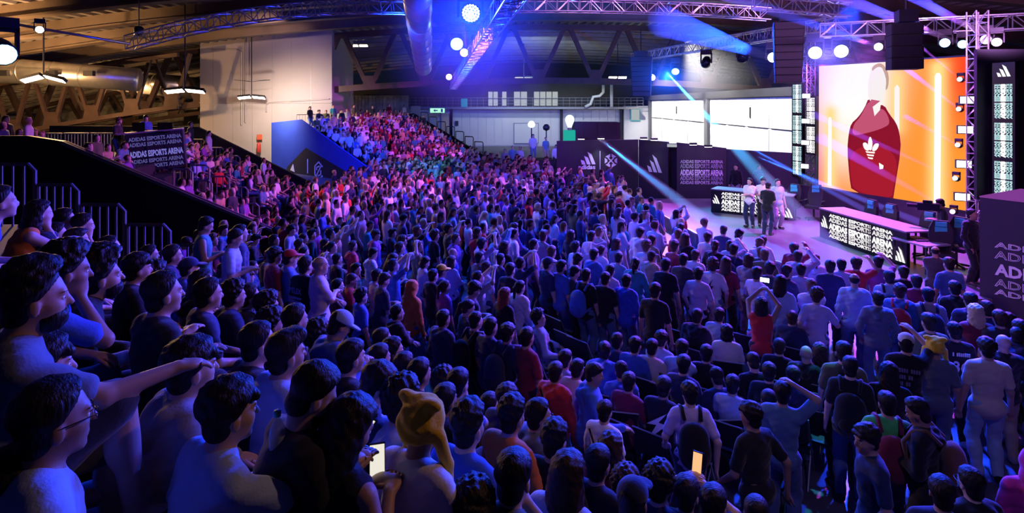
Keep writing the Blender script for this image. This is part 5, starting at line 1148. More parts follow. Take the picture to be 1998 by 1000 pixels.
# x y zone pose hair haircolour top topcolour bottom bottomcolour opts | label        zone: N seated in the near stand, S standing there, F floor, C chair, number = head height in pixels
PEOPLE = '''
70 512 120 sit_knee tousled d tee slate shorts charcoal bd,o-6 | person in slate tee resting one bare forearm on a raised knee at the far left
85 662 108 sit mop d tee steel trousers navy o-4 | person in grey blue tee seated just below the outstretched bare forearm
108 748 140 sit short d tee paleblue trousers navy gl,o-4 | person with glasses and pale striped shirt in the lower left corner
40 878 142 sit short d tee lightgrey trousers black gl,o0 | person with glasses whose head is cut by the bottom left corner
132 475 85 sit_chin curly d tee blue trousers navy o-8 | person resting one cheek on a hand behind the slate tee
200 487 74 sit_forward afro d hoodie black trousers black bd,o-10 | person in dark jacket leaning forward with hands clasped, near the far left
320 535 75 sit_folded short d tee black trousers black o5 | person in black tee with folded bare arms above the grey hoodie
375 667 100 sit mop d hoodie grey trousers black o-6 | person in grey hoodie with the hood down, left of the pale blue tee
450 747 112 sit_knee mop d tee paleblue shorts navy ph,o-4 | person in pale blue tee holding a phone beside a bared knee
505 633 72 sit short d tee black trousers black o-10 | person in black tee seated upright left of the light blue shirt
560 643 80 sit quiff d tee lightblue trousers denim o-6 | person in light blue tee seated above the reader in black
610 717 104 sit_phone short d tee black trousers charcoal bd,o-12 | person in black tee bending the head down, left of the strappy top
685 780 104 sit_phone long d vest black shorts black lit,o4 | person in black strappy top holding a lit phone
825 765 92 sit plush_hat d tee white trousers denim hat=yellow,o2 | person in white tee wearing a yellow plush hat, lower centre
915 785 78 sit tousled d tee blue trousers navy o0 | person in plain blue tee seated right of the yellow plush hat
787 737 75 sit curly d hoodie lightblue trousers navy o-4 | person in light blue hoodie seated behind the yellow plush hat
735 715 72 sit_phone mop d hoodie navy trousers black o-16 | person in navy jacket looking down, above the long strappy top wearer
686 665 62 sit crop d tee black trousers black o-6 | person in black tee with hands near a small light, left of centre
1003 885 92 sit_chin short d tee olive trousers black o6 | person in dark olive tee with a hand on the chin, bottom centre
1110 885 80 sit long b tee lightgrey trousers denim o0 | person in light grey top with long straight hair, bottom centre
925 942 95 sit curly d tee navy trousers black o0 | person with tousled curls cut by the bottom edge below the plain blue tee
1000 775 62 sit tousled d tee orange trousers denim o-4 | person in orange and green tee seated right of the plain blue tee
1052 782 56 sit short d hoodie slate trousers black gl,o-30 | person with glasses in slate jacket turning to the side, below the red sweater
1083 823 62 sit tousled d tee black trousers black o2 | person in black tee seated in front of the slate jacket
1005 846 52 sit crop b tee magenta trousers black o0 | child in magenta top behind the dark olive tee
1168 873 62 sit short d tee black trousers black o-4 | person in black tee right of the long straight hair
1192 846 56 sit long_wavy b tee maroon trousers black o10 | person in maroon top behind the black tee near the bottom centre
1235 935 78 sit baseball_cap d tee navy trousers black hat=navy,o0 | person wearing a dark cap backwards at the bottom edge
1288 905 62 sit curly d tee navy trousers black o-6 | person with curls right of the dark cap at the bottom
1222 912 60 sit curly b tee charcoal trousers black o0 | person with brown curls just behind the dark cap
1340 930 62 sit_film short d tee black trousers black orange,o0 | person raising a phone with an orange picture at the bottom
1392 950 66 sit short d tee black trousers navy o0 | person in black tee beside the raised orange phone
1476 968 62 sit buzz d tee navy trousers black o0 | person with cropped hair at the bottom edge right of the orange phone
728 985 84 sit bald d tee paleblue trousers black o0 | person whose bare head top shows at the bottom edge below the strappy top
2 366 58 sit_forward short d tee royal trousers navy o4 | person in royal blue at the left image edge by the guard rails
78 393 46 sit_chin long d vest orange trousers navy o6 | person in orange top with a hand to the face by the first guard rail
127 409 40 sit short d tee purple trousers black o0 | person in purple tee beside the second guard rail
163 419 40 sit_chin short d tee paleblue trousers black o-5 | person resting the chin on both hands below the second guard rail
110 437 42 sit short d tee black trousers black o0 | person in black tee just right of the orange top
95 454 46 sit hood_up d hoodie navy trousers black hat=navy,o0 | person with a dark hood pulled up at the upper left
150 446 44 sit crop d tee blue trousers black o0 | person in blue tee behind the dark pulled up hood
143 463 48 sit baseball_cap d tee royal trousers black hat=blue,o0 | person in a blue cap behind the resting cheek
215 463 42 sit_forward short d hoodie navy trousers black o-4 | person in navy leaning forward below the third guard rail
293 480 34 sit short d tee black trousers black o0 | person half hidden below the fourth guard rail
338 480 36 sit short d hoodie navy trousers black o0 | person in navy jacket at the foot of the guard rails
370 503 38 sit baseball_cap d tee blue trousers black hat=navy,o0 | person in a navy cap near the standing teal vest
270 498 52 sit mop d tee black trousers black o0 | person in black tee behind the folded arms
302 512 50 sit curly d hoodie black trousers black o0 | person in black hoodie with curls behind the folded arms
408 546 56 sit short d tee navy trousers black o-4 | person in navy tee with long forearms, left of the seated group
395 528 46 sit long d hoodie black trousers black o4 | person with long dark hair behind the navy tee at left
458 548 46 sit curly d hoodie navy trousers black o0 | person in navy hoodie left of the lettered jersey
487 556 44 sit short d hoodie navy trousers black o0 | person in navy hoodie with neat hair left of the lettered jersey
524 570 44 sit curly d tee charcoal trousers black o0 | person in charcoal tee just below the lettered jersey
530 602 50 sit curly d tee navy trousers black o0 | person in navy tee with curls above the light blue shirt
577 597 54 sit short d tee black trousers black o0 | person in black tee right of the light blue shirt
663 608 52 sit_phone baseball_cap d hoodie blue trousers black hat=paleblue,o-10 | person in a pale cap looking down at left of centre
620 625 48 sit curly d tee navy trousers black o0 | person in navy tee with curls beside the pale cap
642 650 48 sit curly d hoodie navy trousers black o0 | person in navy hoodie in front of the pale cap
746 640 42 sit buzz d hoodie blue trousers black o-6 | person in blue hoodie with cropped hair, centre left
768 660 44 sit bob d tee charcoal trousers black gl,o-14 | person with glasses turning to the side, centre left
742 674 48 sit short d tee blue trousers black o-4 | person in blue tee below the cropped blue hoodie
790 690 46 sit short d tee navy trousers black o-4 | person in navy tee above the curls behind the plush hat
820 702 52 sit short d tee black trousers black o-2 | person in black tee right of the navy tees, centre left
866 718 46 sit curly d tee navy trousers black o0 | person in navy tee with curls, centre, above the blue tee
895 722 52 sit_chin short d tee blue trousers black o4 | person with a hand at the mouth above the plain blue tee
870 752 56 sit short d hoodie black trousers black o0 | person in black hoodie directly behind the blue tee
955 768 44 sit crop d tee yellow trousers black o0 | child in yellow tee behind the orange tee
990 752 46 sit mop d tee navy trousers black o0 | person in navy tee behind the orange tee, centre
402 425 s30 phone short d vest teal trousers black o-6 | standing person in teal vest looking at a phone by the black wall
459 449 s32 phone short d tee paleblue trousers black o-20 | standing person in pale blue tee looking down by the black wall
470 440 s30 stand short d hoodie navy trousers black o0 | standing person in navy half hidden behind the pale blue tee
537 484 s31 stand mop d tee maroon trousers black o4 | standing person in maroon shirt left of the red cap
566 487 s31 stand baseball_cap d tee blue trousers black hat=red,o-4 | standing person wearing a red cap
597 501 s33 stand short d tee black trousers black jersey,o22 | standing person in black lettered jersey with stripes on the back
626 500 s34 folded bald_fringe g tee lavender trousers navy o-10 | standing person in lavender shirt right of the lettered jersey
686 534 F phone buzz b tee red trousers black o-8 | person in red shirt with bowed head, left of the striped shirt
736 526 F stand short d tee cream trousers denim o6 | person in cream striped shirt standing left of centre
706 562 F stand curly d tee blue trousers black o0 | person in blue patterned shirt below the red shirt
660 545 F stand short d tee maroon trousers black o0 | person in maroon top just left of the red shirt
768 506 F film short d tee blue trousers black o0 | person in blue raising both hands to film, left of centre
776 596 F folded short d hoodie black trousers black o0 | person in black jacket at the centre left with arms folded
806 548 F stand hood_up d hoodie orange trousers denim hat=orange,o10 | person wearing a bright orange hood
846 526 F stand short d tee black trousers navy o10 | person in black tee right of the bright orange hood
862 516 F stand baseball_cap d hoodie blue trousers denim hat=yellow,o0 | person with yellow cap and blue jacket
884 484 F stand bald d hoodie royal trousers navy o0 | bare headed person in royal blue jacket above the yellow cap
866 606 F stand short d hoodie navy trousers denim o6 | person in navy hooded jacket seen from behind, centre
914 586 F phone ponytail b tee charcoal trousers black o-20 | person with tied hair side on, holding a phone at centre
929 610 F stand short d tee black trousers black bp=black,o-4 | person with a black backpack right of the navy hooded jacket
958 621 F stand short d tee navy trousers black o0 | person in navy between two backpacks at centre
991 633 F stand mop d tee navy trousers denim bp=navy,o2 | person with a navy backpack left of the dark red tee
1029 640 F pocket short d tee maroon trousers black o-6 | person in dark red tee beside the lounging blue jacket
1052 604 C sit_slouch curly d hoodie lightblue trousers denim o-30 | person in light blue jacket lounging back on a chair
925 551 F phone mop d tee charcoal trousers black o-14 | person in charcoal looking at a bright phone above the tied hair
986 562 F stand long r tee black trousers denim o0 | person with long reddish hair in black, centre
996 514 F stand short d tee black trousers denim o14 | person in black tee with bare forearm above the long reddish hair
977 496 F stand short d tee navy trousers denim o0 | person in navy tee left of the raised arms
1016 501 F film buzz d tee navy trousers denim o0 | person in navy raising both arms high to film at centre
936 492 F one_up crop d tee navy trousers denim o0 | person in navy stretching one arm up left of the raised arms
941 465 F film mop d tee lavender trousers denim o10 | person in lavender shirt holding a camera up
1004 444 F stand bun d tee white trousers black o-12 | person in white tee with a blue patch above the raised arms
1096 508 F stand crop d tee blue trousers denim bd,o-6 | bearded looking person in blue tee side on, right of the raised arms
1070 502 F stand baseball_cap d tee navy trousers black hat=navy,o-12 | person in navy cap behind the blue tee
1122 520 F phone short d tee charcoal trousers black o-20 | person in charcoal tee with crossed wrists left of the backpack
1144 525 F stand short d tee black trousers denim bp=blue,o6 | person with a blue backpack left of the broad black tee
1182 532 F stand short d tee black trousers denim o8 | person in broad black tee and jeans standing with arms down
1223 536 F stand short d hoodie royal trousers denim o6 | person in royal blue hoodie and jeans seen from behind
1160 486 F stand short d hoodie blue trousers denim o0 | person in blue jacket above the broad black tee
1208 492 F stand buzz d tee steel trousers denim o0 | person in steel striped tee above the royal hoodie
1272 490 F stand baseball_cap b hoodie tan trousers black hat=black,o-6 | person in tan hoodie wearing a black cap
1300 505 F stand short d tee black trousers black o4 | person in black tee right of the tan hoodie
1279 553 F stand short d tee black trousers black o4 | person in black tee in front of the tan hoodie
1357 488 F stand short b tee white trousers black bolt,o4 | person in white tee with a black lightning bolt, the left one of two
1391 503 F pocket curly b tee white trousers denim bolt,o6 | person in white tee with a black lightning bolt, the right one of two
1417 502 F stand long b tee maroon trousers black o4 | person with long hair in maroon right of the lightning tees
1432 476 F stand short d tee navy trousers denim bp=navy,o0 | person with navy backpack above the long maroon hair
1478 521 F pocket crop d tee lavender trousers denim o-30 | person in lavender tee with a hand on the hip
1486 580 F film long d vest red trousers black filmlit,o4 | person in red top raising a lit phone overhead with both hands
1537 518 F folded short d tee navy trousers black o-30 | person in navy tee side on with folded arms
1503 512 F stand mop d tee charcoal trousers black o0 | person in charcoal tee left of the folded navy arms
1563 515 F stand short d tee lavender trousers denim o6 | person in lavender tee right of the folded navy arms
1594 562 F reach curly b tee lavender trousers denim o0 | curly headed person in loose lavender tee with arms held away
1667 533 F stand bald_fringe d hoodie paleblue trousers denim o4 | person in pale blue shirt seen from behind below the banner
1712 569 F pocket short d hoodie slate trousers denim o6 | person in slate jacket and jeans right of the pale blue shirt
1756 555 F stand mop b hoodie blue trousers denim bp=red,o-10 | person carrying a red backpack near the stage end
1811 562 F stand short d tee grey trousers denim bp=navy,o0 | person in grey tee with a navy backpack right of the red one
1862 549 F stand short d hoodie black trousers black o10 | person in black jacket standing before the stage end
1893 571 F stand short d hoodie navy trousers black o0 | person in navy hoodie just left of the lettered wall block
1620 508 F stand short d tee navy trousers black o0 | person in navy tee with bare waist below the long banner
1642 506 F stand short d tee lavender trousers black o0 | person in lavender beside the bare waisted navy tee
1672 503 F one_up mop b tee red trousers black o-20 | person in red top raising one arm below the banner
1714 500 F one_up short d tee purple trousers black o0 | person in purple top raising an arm at the banner end
1735 528 F stand short d tee paleblue trousers black bp=black,o0 | person with a black backpack near the banner end
1763 520 F stand short d tee black trousers black o0 | person in black tee below the small side table
1788 537 F stand short d tee maroon trousers black o0 | person in maroon tee below the swivel chair
1851 503 F stand short d tee blue trousers black o12 | person in blue tee near the camera operator
1825 480 F folded bald_fringe d tee charcoal trousers black o-20 | person in charcoal polo beside the camera operator
1925 588 F stand short d hoodie navy trousers black o0 | person in navy hoodie in front of the lettered wall block
1950 606 F stand short b tee charcoal trousers black o0 | person in charcoal below the wall lettering
1968 611 F stand long d hoodie black trousers black o0 | person with long dark hair below the wall lettering
1990 625 F stand short d hoodie navy trousers black o0 | person in navy at the right image edge below the lettering
1903 594 F folded long_wavy y tee maroon trousers black o6 | person with long fair hair and a blue shawl, maroon back
1812 612 F stand crop d tee olive trousers black o20 | person in olive jersey just above the yellow plush hat
1768 650 F one_up baseball_cap d tee black trousers denim hat=cream,lines,o4 | person in a cream cap and black printed tee raising a hand
1824 654 F stand plush_hat d tee slate trousers denim hat=yellow,o0 | person in slate tee wearing a yellow plush hat, at the right
1862 630 F stand short d tee black trousers black num,o10 | person in black jersey with the number 36
1925 661 F stand mop d tee cream trousers paleblue o6 | person in draped cream top and wide pale trousers
1957 652 F pocket bald d hoodie black trousers khaki o0 | bare headed person in black right of the draped cream top
1988 640 F stand short d hoodie navy trousers navy o-40 | person in navy at the right edge facing sideways
1659 697 F stand crop d tee black trousers denim bp=black,o0 | tall person in black tee with black backpack, right of centre
1646 668 F stand crop d tee olive trousers black o6 | person in dark olive tee behind the tall black backpack
1735 708 F stand long d tee black trousers black o0 | person with long black hair in black left of the cream cap
1527 746 F on_head short d tee steel trousers denim o0 | person in steel blue tee with a raised elbow and hand on the head
1345 748 F stride mop d tee lavender trousers navy bp=black,o30 | striding person in lavender tee with a large black backpack
1464 788 F stride mop d tee black trousers black o60 | striding person in black tee turned away, lower right of centre
1690 832 F stride mop d tee navy shorts navy o110 | striding person in navy tee and shorts walking leftwards
1730 766 F pocket crop d tee green trousers navy bp=maroon,o10 | person in bright green tee with a maroon backpack
1790 780 F phone short d hoodie black trousers black bp=brown,o75,ph | person in black sweater with brown backpack reading a phone
1838 932 F stand short d tee navy trousers black o0 | person at the bottom edge seen from behind, left of the glasses
1893 915 F stand short d hoodie black trousers black gl,bd,o30 | person with glasses looking up at the bottom right
2016 880 F stand hood_up d hoodie magenta trousers black hat=magenta,o0 | person in magenta cut by the right image edge
1085 708 F stand short d hoodie red trousers denim strap,o4 | person in broad red sweater with a thin cross body strap
1160 710 F reach crop d hoodie blue trousers navy o-50 | person in blue jacket turning sideways right of the red sweater
1181 752 F stand short d tee white shorts navy strap,o0,kid | child in white tee with a black strap across the back
1104 684 C sit short d tee paleblue trousers black o0 | seated person in pale blue tee behind the red sweater
1127 702 C sit crop d tee cream trousers black o0 | seated person in cream tee right of the red sweater
1205 651 C sit_forward short d hoodie navy trousers black o0 | seated person in navy bending forward below the royal hoodie
1240 658 C sit short d tee blue trousers black o0 | seated person in blue tee below the royal hoodie
1180 668 C sit_forward short d hoodie blue trousers black o20 | seated person in blue hoodie bent low left of the navy one
1273 663 C sit short d tee cream trousers black o4 | seated person in cream tee with an orange jacket at the back
1291 647 C sit mop d tee paleblue trousers black o0 | seated person in pale blue tee behind the cream one
1331 664 C sit_chin short d tee lightblue trousers black o0 | seated person in light blue tee reaching a bare arm sideways
1335 694 C sit short d tee navy trousers black o0 | seated person in navy tee in front of the light blue one
1379 674 C sit short d tee black trousers black o4 | seated person in black tee left of the white bob haired one
1418 634 C sit bob d tee white trousers navy o20 | seated person in white tee with loose dark hair
1361 602 C sit buzz d hoodie black trousers black o0 | seated person in black jacket behind a dark chair back
1404 602 C sit short d tee lightblue trousers black o0 | seated person in light blue tee left of the red filmer
1470 690 C sit_phone crop d tee black trousers black o30 | seated person in black tee bending over a phone, below the red filmer
1521 660 C sit buzz b tee black trousers black o0 | seated person in black tee with small neck mark
1546 606 C sit buzz b tee navy trousers black o-4 | seated person in navy tee left of the loose lavender tee
1573 674 C sit bald d hoodie black trousers black o0 | seated bare headed person in black jacket
1600 670 C sit long b tee pink trousers black o0 | seated person in pink tee right of the bare headed one
1501 709 C sit short d tee black trousers black o0 | seated person in black tee with pale piping
1399 720 C sit_phone short d tee navy trousers black gl,o40 | seated person with glasses leaning over, left of the pale tee
1430 733 C sit short d tee paleblue trousers black o0 | seated person in pale blue tee behind the striding black tee
1500 760 C sit buzz d tee paleblue trousers black o0 | seated child in pale tee left of the hand on head
1548 716 C sit short d hoodie navy trousers black o0 | seated person in navy hoodie behind the hand on head
1296 736 C sit short d tee black trousers black bigbolt,o0 | seated person in black top with a pale lightning bolt
1228 728 C sit short d tee maroon trousers black o0 | seated person in maroon tee left of the pale lightning bolt
1212 708 C sit_phone short d hoodie blue trousers black o30 | seated person in blue hoodie above the maroon tee
'''
BENCH = []
def solve_pos(x, y, zone, pose, hair):
    top = headtop(pose, hair); s = 1.0
    if zone in ('F', 'C'):
        s = random.uniform(.97, 1.05); d = (CH - top * s) * FPX / (y - HY); return (x - HX) / FPX * d, d, 0.0, s
    px = float(zone.lstrip('s')); d = 255.0 / px; k = (y - HY) / FPX
    X = (x - HX) / FPX * d; feet = CH - k * d - top
    return X, d, feet, s
n_p = 0
for line in PEOPLE.strip().splitlines():
    a, label = line.split('|'); f = a.split(); x, y, zone, pose, hair, hc, top, tcol, bot, bcol = f[:10]; opts = f[10].split(',') if len(f) > 10 else []
    x, y = float(x), float(y); X, Y, Z, s = solve_pos(x, y, zone, pose, hair); off = 0.0; kw = {}
    for o in opts:
        if o[0] == 'o' and o[1:].lstrip('-').isdigit(): off = float(o[1:])
        elif o.startswith('hat='): kw['hatcol'] = o[4:]
        elif o == 'bd': kw['beard'] = True
    if 'kid' in opts: s *= .9
    res = .0095 if (zone not in 'FC' and not zone.startswith('s') and float(zone) > 60) else .0155
    label = label.strip(); rz = face((X, Y, 0), off)
    # the seated look along with the stage; heads cover the pixel they were read at
    J = skel(pose); hx, hy = J['hc'][0], J['hc'][1]; X -= (hx * math.cos(rz) - hy * math.sin(rz)) * s; Y -= (hx * math.sin(rz) + hy * math.cos(rz)) * s
    r = person((X, Y, Z), rz, pose, hair, hc, top, tcol, bot, bcol, label, res, s, shoe=random.choice(('charcoal', 'white', 'black', 'grey')), **kw)
    bpy.context.view_layer.update() if False else None
    n_p += 1; TAKEN.append((X, Y)); USED_LABELS.add(label)
    if 'gl' in opts: glasses(r, pose)
    for o in opts:
        if o == 'ph': phone(r, pose, 'dark phone held by the ' + label[7:70].split(',')[0].replace('person ', ''), 'phone_light', False)
        if o == 'lit': phone(r, pose, 'lit phone held by the person in the strappy top', 'phone_light', False, .35, .25, at(736, 899, 2.68))
        if o == 'orange': phone(r, pose, 'phone showing a bright orange picture at the bottom', 'phone_orange', True, .3)
        if o == 'filmlit': phone(r, pose, 'bright phone raised above the red top', 'lens_white', True)
        if o.startswith('bp='): backpack(r, pose, o[3:], '%s backpack worn by the %s' % (o[3:], ' '.join(label.replace('person ', '').split()[:9])))
        if o == 'bolt': back_print(r, pose, 'bolt')
        if o == 'bigbolt': back_print(r, pose, 'big_bolt', 'print_white')
        if o == 'jersey': pbr('print_blue', (.30, .40, .60), .7); back_print(r, pose, 'stripes', 'print_blue')
        if o == 'num': back_print(r, pose, '36', 'print_white')
        if o == 'lines': back_print(r, pose, 'lines', 'grey_metal')
        if o == 'strap': back_print(r, pose, 'strap')
    if zone == 'C': chair_at(X, Y, rz, 'dark folding chair under the ' + ' '.join(label.replace('seated ', '').split()[:8]))
    elif zone != 'F' and not zone.startswith('s'):     # what they sit on
        BENCH.append((X, Y, Z, rz))
for (X, Y, Z, rz) in BENCH:
    MB().box((-.36, -.22, -.12), (.36, .24, .43)).build('bench_block', 'step_dark', ns, mw=Matrix.Translation((X, Y - 4, Z)) @ Matrix.Rotation(rz, 4, 'Z'))
# empty chairs that show between the people
for i, (x, y, lb) in enumerate(((1102, 612, 'empty dark chair left of the broad black tee'), (1122, 640, 'empty dark chair in front of the broad black tee'), (1148, 652, 'empty dark chair right of the lounging blue jacket'), (1085, 650, 'empty dark chair beside the lounging blue jacket'), (1320, 630, 'empty dark chair behind the black jacket, right of centre'), (1452, 640, 'empty dark chair left of the red filmer'), (1062, 690, 'empty dark chair behind the red sweater'), (1590, 780, 'empty chair with a metal frame near the bright green tee'))):
    d = (CH - .9) * FPX / (y - HY); X = (x - HX) / FPX * d
    chair_at(X, d, face((X, d, 0)), lb); TAKEN.append((X, d))
# hosts and crew on the stage, announcers on the stand
def named(p, rz, *a, **k): r = person(p, rz, *a, **k); TAKEN.append((p[0], p[1])); return r
def onstage(x, yfeet, z=.45):
    d = (CH - z) * FPX / (yfeet - HY); return ((x - HX) / FPX * d, d, z)
fc = lambda p, off: math.atan2(p[0], -p[1]) + math.radians(off)   # towards the camera
for x, yf, pose, hair, tc, bc, off, lb in ((1463, 443, 'folded', 'bob', 'white', 'navy', -20, 'left host in white shirt standing on the stage'), (1488, 441, 'phone', 'tousled', 'white', 'black', 10, 'middle host in white shirt standing on the stage'), (1517, 446, 'stand', 'long', 'paleblue', 'lightgrey', 30, 'right host in pale shirt on the stage under the blue beam'), (1497, 458, 'phone', 'short', 'black', 'navy', 160, 'person in black standing with back turned before the hosts')):
    p = onstage(x, yf); named(p, fc(p, off), pose, hair, 'd', 'tee', tc, 'trousers', bc, lb, group='people on the stage')
p = onstage(1897, 556); named(p, fc(p, 60), 'pocket', 'short', 'd', 'hoodie', 'black', 'trousers', 'black', 'tall person in black standing at the right end of the stage', s=1.05, group='people on the stage')
p = onstage(1841, 512); cop = named(p, fc(p, -80), 'phone', 'short', 'd', 'tee', 'charcoal', 'shorts', 'khaki', 'camera operator in dark shirt and khaki shorts on the stage', group='people on the stage')
cmr = empty('video_camera', Vector(p) + Vector((-.35, .1, 1.42)), 1.0, 'video camera on the shoulder of the operator', 'camera'); MB().box((-.1, -.25, 0), (.1, .25, .2)).build('camera_body', 'dark_metal', cmr); MB().tube([(0, .25, .1), (0, .48, .1)], .06, 10).build('lens', 'dark_metal', cmr); MB().box((-.04, -.1, .2), (.04, .12, .27)).build('handle', 'dark_metal', cmr)
p = onstage(1436, 398); named(p, fc(p, -20), 'stand', 'short', 'd', 'hoodie', 'black', 'trousers', 'grey', 'crew member in black by the dark partition', group='people on the stage')
p = onstage(1480, 400); named(p, fc(p, 40), 'pocket', 'short', 'd', 'hoodie', 'navy', 'trousers', 'black', 'dim crew member in navy between partition and screen', group='people on the stage')
pa = at(228, 229, 20.8); named((pa.x, pa.y, pa.z - 1.75), fc((pa.x, pa.y), 60), 'phone', 'bun', 'l', 'tee', 'charcoal', 'shorts', 'denim', 'announcer in dark tee and shorts speaking into a microphone', group='announcers')
mic = empty('microphone', (pa.x + .28, pa.y - .12, pa.z - .36), 0, 'microphone in the hand of the standing announcer', 'microphone'); MB().tube([(0, 0, 0), (-.06, 0, .16)], .015, 8).build('handle', 'dark_metal', mic); lathe([(.01, -.03), (.03, -.01), (.03, .02), (.012, .04)], 8).build('grille', 'rail_steel', mic, True, Matrix.Translation((-.07, 0, .19)))
pa = at(283, 224, 22.2); named((pa.x, pa.y, pa.z - 1.75), fc((pa.x, pa.y), 20), 'phone', 'short', 'd', 'hoodie', 'blue', 'trousers', 'black', 'announcer in blue behind the lettered booth counter', group='announcers')

# loose things among the audience
wb_ = empty('water_bottle', at(541, 905, 2.35), 0, 'clear plastic water bottle beside the pale blue tee', 'bottle')
m, nt, bb = nodes('clear_plastic'); bb.inputs['Base Color'].default_value = (.7, .8, .9, 1); bb.inputs['Roughness'].default_value = .08; bb.inputs['Alpha'].default_value = .35; M['clear_plastic'] = m
lathe([(.030, 0), (.033, .01), (.033, .12), (.027, .16), (.012, .19), (.012, .20)], 14).build('bottle_body', 'clear_plastic', wb_, True); lathe([(.015, .20), (.015, .222), (.012, .225)], 12).build('cap', 'plastic_teal', wb_, True)
cg = at(1608, 806, 8.2); bg = empty('carrier_bag', (cg.x, cg.y, max(.02, cg.z - .85)), .4, 'pale blue carrier bag hanging beside the tall black backpack wearer', 'bag')
MB().prism([(-.14, -.05, .42), (.14, -.05, .42), (.24, -.09, .0), (-.24, -.09, .0)], (0, .16, 0)).build('bag_body', pbr('bag_film', (.25, .45, .8), .35), bg)
for s_ in (-1, 1): MB().tube([(-.08, s_ * .04 + .02, .42), (-.05, s_ * .03 + .02, .58), (.05, s_ * .03 + .02, .58), (.08, s_ * .04 + .02, .42)], .01, 5).build('handle', 'bag_film', bg)
# ---------------------------------------------------------------- the rest of the audience
def near_side(X, Y): return 1.62 - .45 * X - .37 * (Y - 2.85) > -.25 and Y < YEND + .6      # over the near stand
def floor_ok(X, Y):
    if near_side(X, Y): return False
    if Y < 16.3 + .3 and X < -3.6 - (16.4 - Y) * .15: return Y > YEND + .7 and X > -7.5 and Y < 16.0
    if Y > 27: lim = 2.0 if Y < 34 else -1
    else: lim = float(np.interp(Y, (9.3, 10.6, 11.3, 13.6, 14.7, 18.5, 27), (9.0, 7.3, 6.7, 6.1, 5.3, 4.8, 4.6)))
    if X > lim: return False
    if 16.3 < Y < 26.4 and X < -6.2 + DRIFT * (Y - 16.5) + .3: return False
    if 26.4 <= Y < 33 and X < -8.5 + (Y - 26.4) * .2: return False
    if Y >= 33:
        v = Vector((X, Y)) - FT
        if v.dot(fg) < FL + .2: return False
    return abs(X) / Y < .98
rnd = random.Random(11); SPOTS = []; GRID = {}
def free(X, Y, r):
    gx, gy = int(X // 1), int(Y // 1)
    for i in (-1, 0, 1):
        for j in (-1, 0, 1):
            for (a, b_) in GRID.get((gx + i, gy + j), ()):
                if (a - X) ** 2 + (b_ - Y) ** 2 < r * r: return False
    return True
def occupy(X, Y): GRID.setdefault((int(X // 1), int(Y // 1)), []).append((X, Y))
for t in TAKEN: occupy(*t)
for _ in range(30000):
    Y = 9.2 + 27 * rnd.random() ** 1.25; X = rnd.uniform(-9, 9.5)
    yt = HY + FPX * (CH - 1.74) / Y; xt = HX + FPX * X / Y
    if yt > 545 or (yt > 500 and rnd.random() < .6 and xt > 640) or not floor_ok(X, Y): continue
    if not free(X, Y, .56 if Y < 22 else .62): continue
    occupy(X, Y); SPOTS.append((X, Y))
SPOTS.sort(key=lambda p: p[1])
n_ind = max(0, 286 - n_p); IND, REST = SPOTS[:n_ind], SPOTS[n_ind:]
TC = ['black', 'black', 'navy', 'navy', 'charcoal', 'blue', 'white', 'white', 'grey', 'lightgrey', 'lavender', 'paleblue', 'maroon', 'red', 'olive', 'purple', 'cream', 'teal', 'steel', 'tan']
CN = dict(paleblue='pale blue', lightgrey='light grey', steel='steel blue', lightblue='light blue')
PZ = ['stand', 'pocket', 'folded', 'phone', 'stand', 'pocket', 'phone', 'stand', 'folded', 'stand', 'one_up', 'film']
PW = dict(stand='standing', pocket='hands in pockets', folded='arms folded', phone='looking down', one_up='raising one hand', film='arms raised')
def where(x, y):
    if x > 1560: z = 'below the lettered desk'
    elif x > 1400: z = 'below the hosts'
    elif x > 1230: z = 'below the lettered partition'
    elif x > 1060: z = 'below the logo partition'
    elif x > 900: z = 'below the white back wall'
    elif x > 760: z = 'below the far stand'
    else: z = 'by the black stand wall'
    return z + (', close in' if y > 490 else ', midway' if y > 440 else ', far back')
HK = ['short', 'short', 'crop', 'mop', 'tousled', 'curly', 'buzz', 'quiff', 'long', 'ponytail', 'bob']
for (X, Y) in IND:
    x, y = HX + FPX * X / Y, HY + FPX * (CH - 1.74) / Y
    for _ in range(200):
        tc = rnd.choice(TC); ps = rnd.choice(PZ); tp = 'hoodie' if rnd.random() < .3 else 'tee'; bp = rnd.choice(['black', 'denim', 'navy', 'charcoal', 'khaki', 'denim'])
        lb = 'person in %s %s, %s trousers, %s, %s' % (CN.get(tc, tc), tp, bp, PW[ps], where(x, y))
        if lb not in USED_LABELS and len(lb.replace(',', '').split()) <= 16: break
    USED_LABELS.add(lb)
    person((X, Y, 0), face((X, Y, 0), rnd.uniform(-18, 18)), ps, rnd.choice(HK), rnd.choice('dddbbl'), tp, tc, 'trousers', bp, lb, .0155 if Y < 12 else .021, rnd.uniform(.95, 1.05), group='standing floor audience')
# everyone farther off, and the seated rows of the two distant stands, as one mass
PROTO = {}
def proto(ps, hk, ls):
    k = (ps, hk, ls)
    if k not in PROTO: PROTO[k] = lowpoly_person(ps, hk, .046, ls)
    return PROTO[k]
ALLV, ALLQ, ALLC, off_v = [], [], [], 0
def add_low(X, Y, Z, rz, ps, warm=None):
    global off_v
    v, q, z = proto(ps, rnd.choice(('short', 'short', 'curly', 'long')), rnd.random() < .3); s = rnd.uniform(.94, 1.06)
    c, sn = math.cos(rz) * s, math.sin(rz) * s
    w = np.empty_like(v); w[:, 0] = v[:, 0] * c - v[:, 1] * sn + X; w[:, 1] = v[:, 0] * sn + v[:, 1] * c + Y; w[:, 2] = v[:, 2] * s + Z
    pal = np.array([rnd.choice(SKIN[:5]), COL[rnd.choice(TC)], COL[rnd.choice(['black', 'denim', 'navy', 'charcoal', 'khaki'])], HC[rnd.choice('dddbbly')]], np.float32)
    ALLV.append(w); ALLQ.append(q + off_v); off_v += len(v); ALLC.append(pal[z])
